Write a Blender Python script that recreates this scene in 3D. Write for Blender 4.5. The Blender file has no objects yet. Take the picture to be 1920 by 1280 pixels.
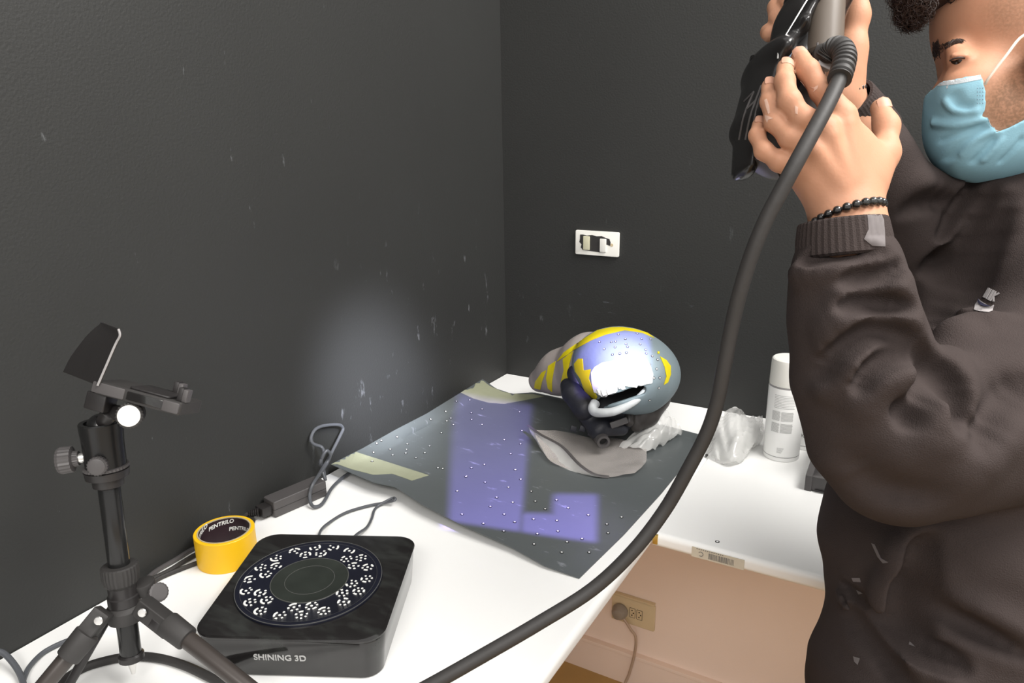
import bpy, math, random
import numpy as np
from mathutils import Vector, Matrix
from mathutils.bvhtree import BVHTree
from mathutils.geometry import delaunay_2d_cdt
random.seed(7)
PI = math.pi
scene = bpy.context.scene
COL = scene.collection

# ---------------------------------------------------------------- camera
H = 0.796                                   # height of the table tops
FPX = 1399.597                              # focal length in pixels of a 1920 px wide frame
RW = np.array([[0.86515704, 0.1278506, -0.48493043],
               [0.50126154, -0.25033486, 0.82829302],
               [-0.01549723, -0.95968051, -0.28066556]])
CAM = np.array([0.92348606, -1.54788102, 0.61174352 + H])
CR, CD, CF = RW[:, 0], RW[:, 1], RW[:, 2]   # camera right, down, forward in the room
cd = bpy.data.cameras.new('camera'); cam = bpy.data.objects.new('camera', cd); COL.objects.link(cam)
cd.sensor_width = 36; cd.lens = 36 * FPX / 1920; cd.clip_start = 0.02; cd.clip_end = 60
mw = Matrix.Identity(4)
for i in range(3):
    mw[i][0] = CR[i]; mw[i][1] = -CD[i]; mw[i][2] = -CF[i]; mw[i][3] = CAM[i]
cam.matrix_world = mw
scene.camera = cam

# ---------------------------------------------------------------- light
vs = scene.view_settings
scene.display_settings.display_device = 'sRGB'
vs.view_transform = 'Standard'; vs.look = 'None'; vs.exposure = 0.0; vs.gamma = 1.0; vs.use_curve_mapping = False
W = bpy.data.worlds.new('room_light'); scene.world = W; W.use_nodes = True
W.node_tree.nodes['Background'].inputs[0].default_value = (1.0, 0.975, 0.95, 1)
W.node_tree.nodes['Background'].inputs[1].default_value = 1.12

def area(name, loc, target, sx, sy, power, color=(1, 1, 1)):
    l = bpy.data.lights.new(name, 'AREA'); l.shape = 'RECTANGLE'; l.size = sx; l.size_y = sy
    l.energy = power; l.color = color
    o = bpy.data.objects.new(name, l); COL.objects.link(o); o.location = loc
    o.rotation_euler = (Vector(target) - Vector(loc)).to_track_quat('-Z', 'Y').to_euler()
    return o
area('ceiling_lamp', (1.75, -0.65, 2.75), (0.6, -0.6, H), 1.4, 0.7, 74, (1.0, 0.975, 0.94))
area('ceiling_lamp_rear', (1.4, -3.0, 2.75), (0.8, -0.8, 1.0), 1.2, 0.6, 34, (1.0, 0.965, 0.92))

def ray(x, y): return RW @ np.array([(x - 960.0), (y - 640.0), FPX])
def D(x, y, d): return CAM + ray(x, y) * (d / FPX)             # point d metres deep into the room
def plane(x, y, ax, val):
    r = ray(x, y); return CAM + r * ((val - CAM[ax]) / r[ax])
def T(x, y, z=0.0): return plane(x, y, 2, H + z)               # point z above the table top

# the scanner's own lamps: a violet pattern projector and its white light, plus an added wall-glow spot
SCAN = D(1352, 228, 0.66)
def aim(o, target):
    o.rotation_euler = (Vector(target) - Vector(o.location)).to_track_quat('-Z', 'Y').to_euler()
    bpy.context.view_layer.update()
pl = bpy.data.lights.new('scanner_projector', 'SPOT'); pl.energy = 100; pl.color = (0.36, 0.27, 1.0)
pl.spot_size = math.radians(70); pl.spot_blend = 0.0; pl.shadow_soft_size = 0.004
po = bpy.data.objects.new('scanner_projector', pl); COL.objects.link(po); po.location = SCAN; aim(po, T(1000, 870))
pl.use_nodes = True
nt = pl.node_tree; N = nt.nodes; L = nt.links
inv = po.matrix_world.inverted()
def uvl(p):
    q = inv @ Vector(p); return q.x / -q.z, q.y / -q.z
def rect_of(pts):
    return [uvl(T(*p) if len(p) == 2 else D(*p)) for p in pts]
tc = N.new('ShaderNodeTexCoord'); sep = N.new('ShaderNodeSeparateXYZ'); L.new(tc.outputs['Normal'], sep.inputs[0])
def mth(op, a, b=None, c=None, clamp=False):
    n = N.new('ShaderNodeMath'); n.operation = op; n.use_clamp = clamp
    for i, v in enumerate((a, b, c)):
        if v is None: continue
        if isinstance(v, (int, float)): n.inputs[i].default_value = v
        else: L.new(v, n.inputs[i])
    return n.outputs[0]
zz = mth('ABSOLUTE', sep.outputs[2])
U = mth('DIVIDE', sep.outputs[0], zz); V = mth('DIVIDE', sep.outputs[1], zz)
def halfplanes(pts):
    """1 inside the convex polygon the projector throws on the table"""
    a = rect_of(pts); cx = sum(p[0] for p in a) / len(a); cy = sum(p[1] for p in a) / len(a); out = None
    for i in range(len(a)):
        (x0, y0), (x1, y1) = a[i], a[(i + 1) % len(a)]
        nx, ny = -(y1 - y0), (x1 - x0); ln = math.hypot(nx, ny); nx /= ln; ny /= ln
        c = -(nx * x0 + ny * y0)
        if nx * cx + ny * cy + c < 0: nx, ny, c = -nx, -ny, -c
        s = mth('ADD', mth('MULTIPLY', U, nx), mth('MULTIPLY_ADD', V, ny, c))
        s = mth('MULTIPLY_ADD', s, 1 / 0.02, 0.5, clamp=True)
        out = s if out is None else mth('MULTIPLY', out, s)
    return out
PROJ = [[(850, 746), (832, 990), (975, 1003), (983, 930), (998, 762)],
        [(832, 966), (832, 990), (1118, 1018), (1120, 928), (1040, 928), (1010, 966), (975, 966)],
        [(1000, 600), (985, 928), (1060, 880), (1360, 620)]]
g = None
for p in (PROJ[0], [(975, 966), (972, 1003), (1118, 1018), (1119, 966)], [(1037, 928), (1030, 1008), (1118, 1018), (1120, 928)],
          [(1078, 668, 1.43), (1100, 640, 1.45), (1150, 629, 1.46), (1214, 632, 1.46), (1214, 700, 1.38), (1150, 720, 1.37), (1090, 735, 1.40)]):
    h = halfplanes(p); g = h if g is None else mth('MAXIMUM', g, h)
em = N.get('Emission') or N.new('ShaderNodeEmission')
L.new(g, em.inputs['Strength'])
outn = [n for n in N if n.type == 'OUTPUT_LIGHT'][0]; L.new(em.outputs[0], outn.inputs[0])

def spot(name, target, deg, blend, power, color, loc=SCAN, r=0.012):
    l = bpy.data.lights.new(name, 'SPOT'); l.energy = power; l.color = color
    l.spot_size = math.radians(deg); l.spot_blend = blend; l.shadow_soft_size = r
    o = bpy.data.objects.new(name, l); COL.objects.link(o); o.location = loc; aim(o, target)
spot('scanner_white_light', D(1172, 700, 1.40), 11, 0.85, 48, (0.93, 0.96, 1.0))
spot('wall_glow_spot', plane(716, 735, 0, 0.0), 23, 1.0, 210, (0.85, 0.88, 1.0), r=0.07)  # added spot, stands in for scanner light reflected onto the left wall

# ---------------------------------------------------------------- materials
def mat(name, col, rough=0.5, metal=0.0, var=0.06, scale=40, bump=0.0, bscale=200, spec=0.5, alpha=1.0, sss=0.0, coat=0.0, trans=0.0, emit=0.0, ior=1.45):
    m = bpy.data.materials.new(name); m.use_nodes = True
    n = m.node_tree.nodes; l = m.node_tree.links; b = n['Principled BSDF']
    t = n.new('ShaderNodeTexCoord')
    no = n.new('ShaderNodeTexNoise'); no.inputs['Scale'].default_value = scale; no.inputs['Detail'].default_value = 4
    l.new(t.outputs['Object'], no.inputs['Vector'])
    r = n.new('ShaderNodeMix'); r.data_type = 'RGBA'
    lo = [max(0, c * (1 - var)) for c in col[:3]] + [1]; hi = [min(1, c * (1 + var)) for c in col[:3]] + [1]
    r.inputs[6].default_value = lo; r.inputs[7].default_value = hi
    l.new(no.outputs['Fac'], r.inputs[0]); l.new(r.outputs[2], b.inputs['Base Color'])
    b.inputs['Roughness'].default_value = rough; b.inputs['Metallic'].default_value = metal
    b.inputs['Specular IOR Level'].default_value = spec; b.inputs['Alpha'].default_value = alpha
    b.inputs['IOR'].default_value = ior
    b.inputs['Coat Weight'].default_value = coat; b.inputs['Transmission Weight'].default_value = trans
    if sss: b.inputs['Subsurface Weight'].default_value = sss; b.inputs['Subsurface Radius'].default_value = (1, .4, .25); b.inputs['Subsurface Scale'].default_value = 0.008
    if emit: b.inputs['Emission Color'].default_value = list(col[:3]) + [1]; b.inputs['Emission Strength'].default_value = emit
    if bump:
        n2 = n.new('ShaderNodeTexNoise'); n2.inputs['Scale'].default_value = bscale; n2.inputs['Detail'].default_value = 3
        l.new(t.outputs['Object'], n2.inputs['Vector'])
        bp = n.new('ShaderNodeBump'); bp.inputs['Strength'].default_value = bump; bp.inputs['Distance'].default_value = 0.002
        l.new(n2.outputs['Fac'], bp.inputs['Height']); l.new(bp.outputs[0], b.inputs['Normal'])
    m.diffuse_color = list(col[:3]) + [1]
    return m
def speckle(m, color, scale, lo, hi, stretch=(1, 1, 1), rot=(0, 0, 0), mask=None):
    """scuffs: thin light marks mixed over the base colour, optionally only near a point mask=(x,y,z,radius)"""
    n = m.node_tree.nodes; l = m.node_tree.links; b = n['Principled BSDF']
    src = b.inputs['Base Color'].links[0].from_socket
    t = n.new('ShaderNodeTexCoord'); mp = n.new('ShaderNodeMapping'); mp.inputs['Scale'].default_value = stretch; mp.inputs['Rotation'].default_value = rot
    l.new(t.outputs['Object'], mp.inputs[0])
    no = n.new('ShaderNodeTexNoise'); no.inputs['Scale'].default_value = scale; no.inputs['Detail'].default_value = 6; no.inputs['Roughness'].default_value = 0.65
    l.new(mp.outputs[0], no.inputs['Vector'])
    mr = n.new('ShaderNodeMapRange'); mr.inputs[1].default_value = lo; mr.inputs[2].default_value = hi; l.new(no.outputs['Fac'], mr.inputs[0])
    fac = mr.outputs[0]
    if mask:
        vm = n.new('ShaderNodeVectorMath'); vm.operation = 'DISTANCE'; l.new(t.outputs['Object'], vm.inputs[0]); vm.inputs[1].default_value = mask[:3]
        m2 = n.new('ShaderNodeMapRange'); m2.inputs[1].default_value = mask[3]; m2.inputs[2].default_value = mask[3] * 0.2; l.new(vm.outputs['Value'], m2.inputs[0])
        mm = n.new('ShaderNodeMath'); mm.operation = 'MULTIPLY'; l.new(fac, mm.inputs[0]); l.new(m2.outputs[0], mm.inputs[1]); fac = mm.outputs[0]
    mx = n.new('ShaderNodeMix'); mx.data_type = 'RGBA'; l.new(fac, mx.inputs[0]); l.new(src, mx.inputs[6]); mx.inputs[7].default_value = list(color) + [1]
    l.new(mx.outputs[2], b.inputs['Base Color'])
    return m
M = {}
M['wall'] = mat('dark_wall_paint', (0.028, 0.0285, 0.0275), 0.55, var=0.12, scale=3, bump=0.25, bscale=260, spec=0.35)
speckle(M['wall'], (0.30, 0.31, 0.33), 38, 0.645, 0.76, (1, 1, .35), (0.6, 0.4, 0), mask=(0.0, -0.32, H + 0.10, 0.42))
speckle(M['wall'], (0.20, 0.21, 0.22), 60, 0.69, 0.82, (1, 1, .3), (0.2, 0.9, 0), mask=(0.0, -0.85, H + 0.12, 1.3))
speckle(M['wall'], (0.22, 0.23, 0.28), 50, 0.64, 0.8, (.3, 1, 1), (0.0, 0.5, 0), mask=(0.35, 0.0, H + 0.1, 0.3))
M['beige'] = mat('beige_wall_paint', (0.84, 0.69, 0.60), 0.7, var=0.05, scale=5, bump=0.1)
M['floor'] = mat('ochre_floor', (0.42, 0.26, 0.09), 0.45, var=0.15, scale=9)
M['white'] = mat('white_laminate', (0.90, 0.90, 0.885), 0.32, var=0.01, scale=8, spec=0.4)
M['wplas'] = mat('white_plastic', (0.78, 0.77, 0.72), 0.4, var=0.04)
M['cream'] = mat('cream_plastic', (0.62, 0.50, 0.32), 0.45, var=0.05)
M['ivory'] = mat('ivory_plastic', (0.60, 0.58, 0.42), 0.4, var=0.04)
M['blk'] = mat('black_plastic', (0.022, 0.02, 0.02), 0.38, var=0.15, bump=0.05)
M['blkr'] = mat('black_rubber', (0.03, 0.028, 0.027), 0.6, var=0.15, bump=0.1)
M['blkg'] = mat('glossy_black_plastic', (0.012, 0.011, 0.011), 0.11, var=0.2, coat=0.4)
M['blks'] = mat('satin_black_plastic', (0.014, 0.013, 0.013), 0.26, var=0.2)
speckle(M['blkg'], (0.035, 0.038, 0.035), 14, 0.45, 0.75, (1, 2.5, 1))
M['blkm'] = mat('black_anodised_metal', (0.02, 0.02, 0.02), 0.22, 0.3, var=0.1)
M['gry'] = mat('grey_plastic', (0.075, 0.070, 0.070), 0.42, var=0.08)
M['lgry'] = mat('light_grey_plastic', (0.34, 0.33, 0.33), 0.4, var=0.08)
M['steel'] = mat('steel', (0.75, 0.74, 0.72), 0.22, 0.9, var=0.05)
M['brass'] = mat('brass', (0.6, 0.42, 0.12), 0.3, 0.8)
M['mat'] = mat('dark_sheet', (0.098, 0.109, 0.111), 0.36, var=0.12, scale=5, bump=0.12, bscale=30)
speckle(M['mat'], (0.36, 0.38, 0.42), 22, 0.63, 0.78, (1, 3, 1), (0, 0, 0.6))
M['ptape'] = mat('masking_tape', (0.27, 0.28, 0.19), 0.75, var=0.07, scale=60, bump=0.2, bscale=300)
M['yel'] = mat('yellow_tape', (0.86, 0.50, 0.01), 0.4, var=0.06, scale=12)
M['yel2'] = mat('yellow_strip', (0.62, 0.52, 0.005), 0.5, var=0.10, scale=30)
M['card'] = mat('cardboard', (0.42, 0.36, 0.22), 0.8, var=0.12, scale=90)
M['plum'] = mat('dark_printed_card', (0.028, 0.014, 0.018), 0.45, var=0.2)
M['print'] = mat('white_print', (0.80, 0.80, 0.76), 0.5, var=0.03)
M['dotw'] = mat('marker_white', (0.9, 0.9, 0.9), 0.4, var=0.01)
M['dotk'] = mat('marker_black', (0.012, 0.012, 0.012), 0.5, var=0.01)
M['gcab'] = mat('grey_cable', (0.085, 0.09, 0.10), 0.4, var=0.08)
M['disc'] = mat('turntable_disc', (0.009, 0.010, 0.018), 0.22, var=0.2)
M['discw'] = mat('worn_groove', (0.10, 0.10, 0.095), 0.5, var=0.35, scale=25)
M['shell'] = mat('grey_blue_shell', (0.17, 0.215, 0.235), 0.6, var=0.12, scale=14, bump=0.4, bscale=70)
M['shell2'] = mat('grey_lilac_wrap', (0.30, 0.265, 0.25), 0.7, var=0.15, scale=18, bump=0.5, bscale=50)
M['snout'] = mat('white_plaster', (0.85, 0.84, 0.82), 0.6, var=0.05, scale=30, bump=0.5, bscale=90)
M['lip'] = mat('pale_grey_plaster', (0.45, 0.47, 0.48), 0.6, var=0.3, scale=30, bump=0.6, bscale=80)
M['dark'] = mat('hollow_shade', (0.010, 0.010, 0.011), 0.8, var=0.1)  # shade inside the open mouth, put into the colour
M['foam'] = mat('dark_navy_pad', (0.014, 0.015, 0.022), 0.5, var=0.2, bump=0.2)
M['brn'] = mat('dark_brown_rubber', (0.035, 0.03, 0.028), 0.45, var=0.2)
M['skin'] = mat('skin', (0.46, 0.235, 0.145), 0.56, var=0.08, scale=30, bump=0.08, bscale=420, sss=0.12, spec=0.28)
M['nail'] = mat('fingernail', (0.47, 0.245, 0.165), 0.5, var=0.04, spec=0.5)
M['dust'] = mat('dried_plaster_dust', (0.54, 0.35, 0.27), 0.8, var=0.12, scale=200)
M['hood'] = mat('brown_black_fleece', (0.046, 0.036, 0.034), 0.92, var=0.12, scale=30, bump=0.5, bscale=900, spec=0.12)
M['hoodd'] = mat('plaster_smear', (0.14, 0.125, 0.125), 0.9, var=0.3, scale=60)
M['trou'] = mat('black_trousers', (0.016, 0.014, 0.012), 0.9, var=0.15, bump=0.4, bscale=700, spec=0.1)
M['hair'] = mat('dark_brown_hair', (0.030, 0.017, 0.013), 0.5, var=0.5, scale=120, spec=0.4)
M['mask'] = mat('blue_nonwoven', (0.25, 0.46, 0.56), 0.75, var=0.05, scale=25, bump=0.12, bscale=700, spec=0.2)
M['maskw'] = mat('white_nonwoven', (0.50, 0.55, 0.58), 0.75, var=0.04, scale=60, bump=0.3, bscale=600)
M['cord'] = mat('white_elastic', (0.78, 0.70, 0.60), 0.8, var=0.05)
M['eyew'] = mat('eye_white', (0.55, 0.48, 0.45), 0.15, var=0.05)
M['iris'] = mat('dark_iris', (0.02, 0.010, 0.006), 0.08, var=0.2)
M['blued'] = mat('blue_grey_switch', (0.25, 0.33, 0.42), 0.4)
M['label'] = mat('paper_label', (0.60, 0.55, 0.45), 0.7, var=0.1, scale=80)
M['pale_ink'] = mat('pale_ink', (.42, .42, .41), .6)
M['ink'] = mat('grey_ink', (0.16, 0.155, 0.15), 0.6)
M['shoe'] = mat('dark_shoe', (0.03, 0.03, 0.03), 0.6)
def film(name, col, alpha, rough):
    m = mat(name, col, rough, var=0.05, scale=30, bump=0.12, bscale=40, alpha=alpha, spec=0.9); return m
M['tleg'] = mat('dark_brown_metal', (0.05, 0.042, 0.038), 0.35, 0.2)
M['film'] = film('clear_plastic_sheet', (0.62, 0.57, 0.54), 0.34, 0.18)
M['film2'] = film('crumpled_clear_plastic', (0.78, 0.78, 0.76), 0.40, 0.14)

# skin gets stubble where the beard grows and on the clipped temple
def stubble():
    m = M['skin']; n = m.node_tree.nodes; l = m.node_tree.links; b = n['Principled BSDF']
    src = b.inputs['Base Color'].links[0].from_socket
    t = n.new('ShaderNodeTexCoord'); fac = None
    for c, r0, r1, amt in ((D(1905, 195, 0.70), 0.040, 0.020, 0.62), (D(1930, 120, 0.69), 0.032, 0.012, 0.45), (D(1905, 12, 0.69), 0.034, 0.016, 0.40), (D(1775, 250, .73), 0.03, 0.02, 0.5)):
        vm = n.new('ShaderNodeVectorMath'); vm.operation = 'DISTANCE'; l.new(t.outputs['Object'], vm.inputs[0]); vm.inputs[1].default_value = c
        mr = n.new('ShaderNodeMapRange'); mr.inputs[1].default_value = r0; mr.inputs[2].default_value = r1; mr.inputs[3].default_value = 0; mr.inputs[4].default_value = amt
        l.new(vm.outputs['Value'], mr.inputs[0])
        if fac is None: fac = mr.outputs[0]
        else:
            mm = n.new('ShaderNodeMath'); mm.operation = 'MAXIMUM'; l.new(fac, mm.inputs[0]); l.new(mr.outputs[0], mm.inputs[1]); fac = mm.outputs[0]
    no = n.new('ShaderNodeTexNoise'); no.inputs['Scale'].default_value = 420; l.new(t.outputs['Object'], no.inputs['Vector'])
    mr = n.new('ShaderNodeMapRange'); mr.inputs[1].default_value = 0.3; mr.inputs[2].default_value = 0.6; mr.inputs[3].default_value = 0.55; mr.inputs[4].default_value = 1.15; l.new(no.outputs['Fac'], mr.inputs[0])
    mm = n.new('ShaderNodeMath'); mm.operation = 'MULTIPLY'; mm.use_clamp = True; l.new(fac, mm.inputs[0]); l.new(mr.outputs[0], mm.inputs[1])
    mx = n.new('ShaderNodeMix'); mx.data_type = 'RGBA'; l.new(mm.outputs[0], mx.inputs[0]); l.new(src, mx.inputs[6]); mx.inputs[7].default_value = (0.13, 0.075, 0.04, 1)
    l.new(mx.outputs[2], b.inputs['Base Color'])
stubble()

# ---------------------------------------------------------------- object helpers
def tag(o, label=None, cat=None, group=None, kind=None):
    if label: o['label'] = label
    if cat: o['category'] = cat
    if group: o['group'] = group
    if kind: o['kind'] = kind
    return o
def empty(name, loc, label, cat, group=None):
    o = bpy.data.objects.new(name, None); COL.objects.link(o); o.location = loc; o.empty_display_size = 0.03
    bpy.context.view_layer.update()
    return tag(o, label, cat, group)
def link(name, me, m, parent=None, smooth=True):
    """mesh in world coordinates; parented without moving it"""
    if m is not None:
        for mm in (m if isinstance(m, (list, tuple)) else [m]): me.materials.append(mm)
    o = bpy.data.objects.new(name, me); COL.objects.link(o)
    if smooth: me.shade_smooth()
    if parent is not None:
        o.parent = parent
        # a part's mesh is in room coordinates; only its thing has an origin elsewhere
        if parent.parent is None: o.matrix_parent_inverse = Matrix.Translation(parent.location).inverted()
    return o
def base_at(o, loc=None):
    """give a one-mesh thing an origin at its base"""
    me = o.data; co = np.empty(len(me.vertices) * 3); me.vertices.foreach_get('co', co); co = co.reshape(-1, 3)
    c = np.array(loc) if loc is not None else np.array([co[:, 0].mean(), co[:, 1].mean(), co[:, 2].min()])
    me.vertices.foreach_set('co', (co - c).ravel()); me.update(); o.location = c
    return o
def nrm(v):
    v = np.asarray(v, float); return v / (np.linalg.norm(v) + 1e-12)
def frame(ax):
    ax = nrm(ax); h = np.array([0, 0, 1.0]) if abs(ax[2]) < 0.9 else np.array([1.0, 0, 0])
    u = nrm(np.cross(h, ax)); return u, np.cross(ax, u), ax
def smooth_path(pts, sub=6, closed=False):
    P = [np.asarray(p, float) for p in pts]; n = len(P); out = []
    rng = range(n if closed else n - 1)
    for i in rng:
        p0 = P[(i - 1) % n] if (closed or i > 0) else P[0]; p1 = P[i]; p2 = P[(i + 1) % n]
        p3 = P[(i + 2) % n] if (closed or i + 2 < n) else P[-1]
        for k in range(sub):
            t = k / sub
            out.append(0.5 * (2 * p1 + (p2 - p0) * t + (2 * p0 - 5 * p1 + 4 * p2 - p3) * t * t + (3 * p1 - p0 - 3 * p2 + p3) * t ** 3))
    if not closed: out.append(P[-1])
    return out
class MB:
    def __init__(s): s.v = []; s.f = []
    def add(s, vs, fs):
        o = len(s.v); s.v += [tuple(float(c) for c in p) for p in vs]; s.f += [tuple(i + o for i in q) for q in fs]; return s
    def rings(s, rings, cap=True, closed=False):
        n = len(rings[0]); vs = [p for r in rings for p in r]; fs = []
        m = len(rings)
        for i in range(m if closed else m - 1):
            for j in range(n):
                a, b = i * n + j, i * n + (j + 1) % n; c, d = ((i + 1) % m) * n + (j + 1) % n, ((i + 1) % m) * n + j
                fs.append((a, b, c, d))
        if cap and not closed:
            fs.append(tuple(range(n - 1, -1, -1))); fs.append(tuple((m - 1) * n + j for j in range(n)))
        return s.add(vs, fs)
    def lathe(s, A, ax, prof, n=32, rib=0, ribd=0.0, ecc=1.0, twist=0.0):
        u, w, a = frame(ax); A = np.asarray(A, float); R = []
        for (h, r) in prof:
            ring = []
            for j in range(n):
                t = 2 * PI * j / n + twist; rr = r * (1 + (ribd if rib and (j % 2) else 0))
                ring.append(A + a * h + u * math.cos(t) * rr + w * math.sin(t) * rr * ecc)
            R.append(ring)
        return s.rings(R)
    def cyl(s, A, B, ra, rb=None, n=24, bev=None, rib=0, ribd=0.0):
        A = np.asarray(A, float); B = np.asarray(B, float); rb = ra if rb is None else rb
        h = np.linalg.norm(B - A); b = min(ra, rb, h) * 0.12 if bev is None else bev
        return s.lathe(A, B - A, [(0, ra - b), (b * .3, ra - b * .3), (b, ra), (h - b, rb), (h - b * .3, rb - b * .3), (h, rb - b)], n, rib, ribd)
    def tube(s, pts, r, n=12, sub=6, closed=False, flat=1.0):
        P = smooth_path(pts, sub, closed) if sub > 1 else [np.asarray(p, float) for p in pts]
        m = len(P); tang = [nrm(P[min(i + 1, m - 1)] - P[max(i - 1, 0)]) if not closed else nrm(P[(i + 1) % m] - P[i - 1]) for i in range(m)]
        u, w, _ = frame(tang[0]); R = []
        for i in range(m):
            a = tang[i]; u = nrm(u - a * np.dot(u, a)); w = np.cross(a, u)
            rr = r(i / (m - 1)) if callable(r) else r
            R.append([P[i] + (u * math.cos(2 * PI * j / n) + w * math.sin(2 * PI * j / n) * flat) * rr for j in range(n)])
        return s.rings(R, closed=closed)
    def prism(s, poly, z0, z1, O=(0, 0, 0), X=(1, 0, 0), Y=(0, 1, 0), bev=0.0):
        O = np.asarray(O, float); X = nrm(X); Y = nrm(Y); Z = np.cross(X, Y); P = np.array(poly, float); c = P.mean(0)
        def ring(k, z):
            out = []
            for p in P:
                d = c - p; q = p + d / (np.linalg.norm(d) + 1e-9) * k; out.append(O + X * q[0] + Y * q[1] + Z * z)
            return out
        if bev: R = [ring(bev, z0), ring(bev * .3, z0 + bev * .3), ring(0, z0 + bev), ring(0, z1 - bev), ring(bev * .3, z1 - bev * .3), ring(bev, z1)]
        else: R = [ring(0, z0), ring(0, z1)]
        return s.rings(R)
    def box(s, c, size, X=(1, 0, 0), Y=(0, 1, 0), bev=0.001):
        a, b, h = size[0] / 2, size[1] / 2, size[2] / 2
        return s.prism(rrect(a, b, min(a, b) * .15 if bev else 0.0, 3 if bev else 1), -h, h, c, X, Y, bev)
    def ball(s, c, r, n=16, e=(1, 1, 1)):
        prof = []; R = []; c = np.asarray(c, float)
        for i in range(n + 1):
            t = PI * i / n; R.append([c + np.array([math.cos(2 * PI * j / n) * math.sin(t) * e[0], math.sin(2 * PI * j / n) * math.sin(t) * e[1], -math.cos(t) * e[2]]) * r for j in range(n)])
        R[0] = [c + np.array([math.cos(2 * PI * j / n), math.sin(2 * PI * j / n), 0]) * r * .01 - np.array([0, 0, r * e[2]]) for j in range(n)]
        R[-1] = [c + np.array([math.cos(2 * PI * j / n), math.sin(2 * PI * j / n), 0]) * r * .01 + np.array([0, 0, r * e[2]]) for j in range(n)]
        return s.rings(R)
    def mesh(s, name):
        me = bpy.data.meshes.new(name); me.from_pydata(s.v, [], s.f); me.update(); return me
    def build(s, name, m, parent=None, smooth=30):
        me = s.mesh(name); o = link(name, me, m, parent, False)
        me.shade_smooth()
        try: me.set_sharp_from_angle(angle=math.radians(smooth))
        except Exception: pass
        return o
def rrect(a, b, r, n=6):
    if r <= 0 or n == 1: return [(-a, -b), (a, -b), (a, b), (-a, b)]
    out = []
    for cx, cy, t0 in ((a - r, -b + r, -PI / 2), (a - r, b - r, 0), (-a + r, b - r, PI / 2), (-a + r, -b + r, PI)):
        for i in range(n + 1):
            t = t0 + PI / 2 * i / n; out.append((cx + r * math.cos(t), cy + r * math.sin(t)))
    return out
def circ(r, n=24, cx=0, cy=0): return [(cx + r * math.cos(2 * PI * i / n), cy + r * math.sin(2 * PI * i / n)) for i in range(n)]
def text_mesh(s, size, ext, bold=0.0, shear=0.0):
    cu = bpy.data.curves.new('t', 'FONT'); cu.body = s; cu.size = size; cu.extrude = ext; cu.align_x = 'CENTER'; cu.align_y = 'CENTER'; cu.offset = bold; cu.shear = shear
    o = bpy.data.objects.new('t', cu); COL.objects.link(o); dg = bpy.context.evaluated_depsgraph_get()
    me = bpy.data.meshes.new_from_object(o.evaluated_get(dg)); bpy.data.objects.remove(o); bpy.data.curves.remove(cu)
    me.materials.clear(); return me
def text(name, s, size, O, X, Y, m, parent, ext=0.0003, bold=0.0, shear=0.0, bend=None):
    me = text_mesh(s, size, ext, bold, shear); co = np.empty(len(me.vertices) * 3); me.vertices.foreach_get('co', co); co = co.reshape(-1, 3)
    O = np.asarray(O, float); X = nrm(X); Y = nrm(Y); Z = np.cross(X, Y)
    if bend: w = bend(co)
    else: w = O + co[:, :1] * X + co[:, 1:2] * Y + co[:, 2:] * Z
    me.vertices.foreach_set('co', w.ravel()); me.update()
    return link(name, me, m, parent, False)

# ---------------------------------------------------------------- solid modelling with distance fields
import openvdb
def sdot(P, a): return P[:, 0] * a[0] + P[:, 1] * a[1] + P[:, 2] * a[2]
def p_cone(A, B, ra, rb, ax=None, sc=1.0):
    A = np.asarray(A, float); B = np.asarray(B, float)
    if ax is not None:
        ax = nrm(ax); q = (1 - 1 / sc)
        Bc = B - ax * np.dot(B - A, ax) * q
    else: Bc = B
    BA = Bc - A; bb = max(BA @ BA, 1e-12)
    def f(P):
        X = P - A
        if ax is not None: X = X - np.outer(sdot(X, ax) * q, ax)
        h = np.clip((X @ BA) / bb, 0, 1)
        return np.sqrt(((X - h[:, None] * BA) ** 2).sum(1)) - (ra + (rb - ra) * h)
    c = (A + B) / 2; rad = np.linalg.norm(B - A) / 2 + max(ra, rb) * max(sc, 1)
    return f, c, rad
def p_ell(C, r, axes=None):
    C = np.asarray(C, float); r = np.asarray(r, float); R = np.eye(3) if axes is None else np.array(axes)
    def f(P):
        X = (P - C) @ R.T; k0 = np.sqrt(((X / r) ** 2).sum(1)); k1 = np.sqrt(((X / (r * r)) ** 2).sum(1)) + 1e-9
        return np.where(k0 < 1e-4, -r.min(), k0 * (k0 - 1) / k1)
    return f, C, r.max()
def p_prism(poly, O, X, Y):
    O = np.asarray(O, float); X = nrm(X); Y = nrm(Y); P2 = np.array(poly, float)
    def f(P):
        Q = P - O; x = Q @ X; y = Q @ Y; d = np.full(len(x), 1e9); ins = np.zeros(len(x), bool); n = len(P2)
        for i in range(n):
            a = P2[i]; b = P2[(i + 1) % n]; e = b - a; wx = x - a[0]; wy = y - a[1]
            t = np.clip((wx * e[0] + wy * e[1]) / (e @ e), 0, 1); d = np.minimum(d, (wx - t * e[0]) ** 2 + (wy - t * e[1]) ** 2)
            c = ((a[1] <= y) & (b[1] > y)) | ((b[1] <= y) & (a[1] > y))
            xi = a[0] + (y - a[1]) / (e[1] if abs(e[1]) > 1e-12 else 1e-12) * e[0]
            ins ^= c & (x < xi)
        return np.where(ins, -np.sqrt(d), np.sqrt(d))
    return f, O, 99.0
def p_multi(prims):
    def f(P):
        d = prims[0][0](P)
        for q in prims[1:]: d = np.minimum(d, q[0](P))
        return d
    c = np.mean([q[1] for q in prims], 0); return f, c, max(np.linalg.norm(q[1] - c) + q[2] for q in prims)
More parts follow.
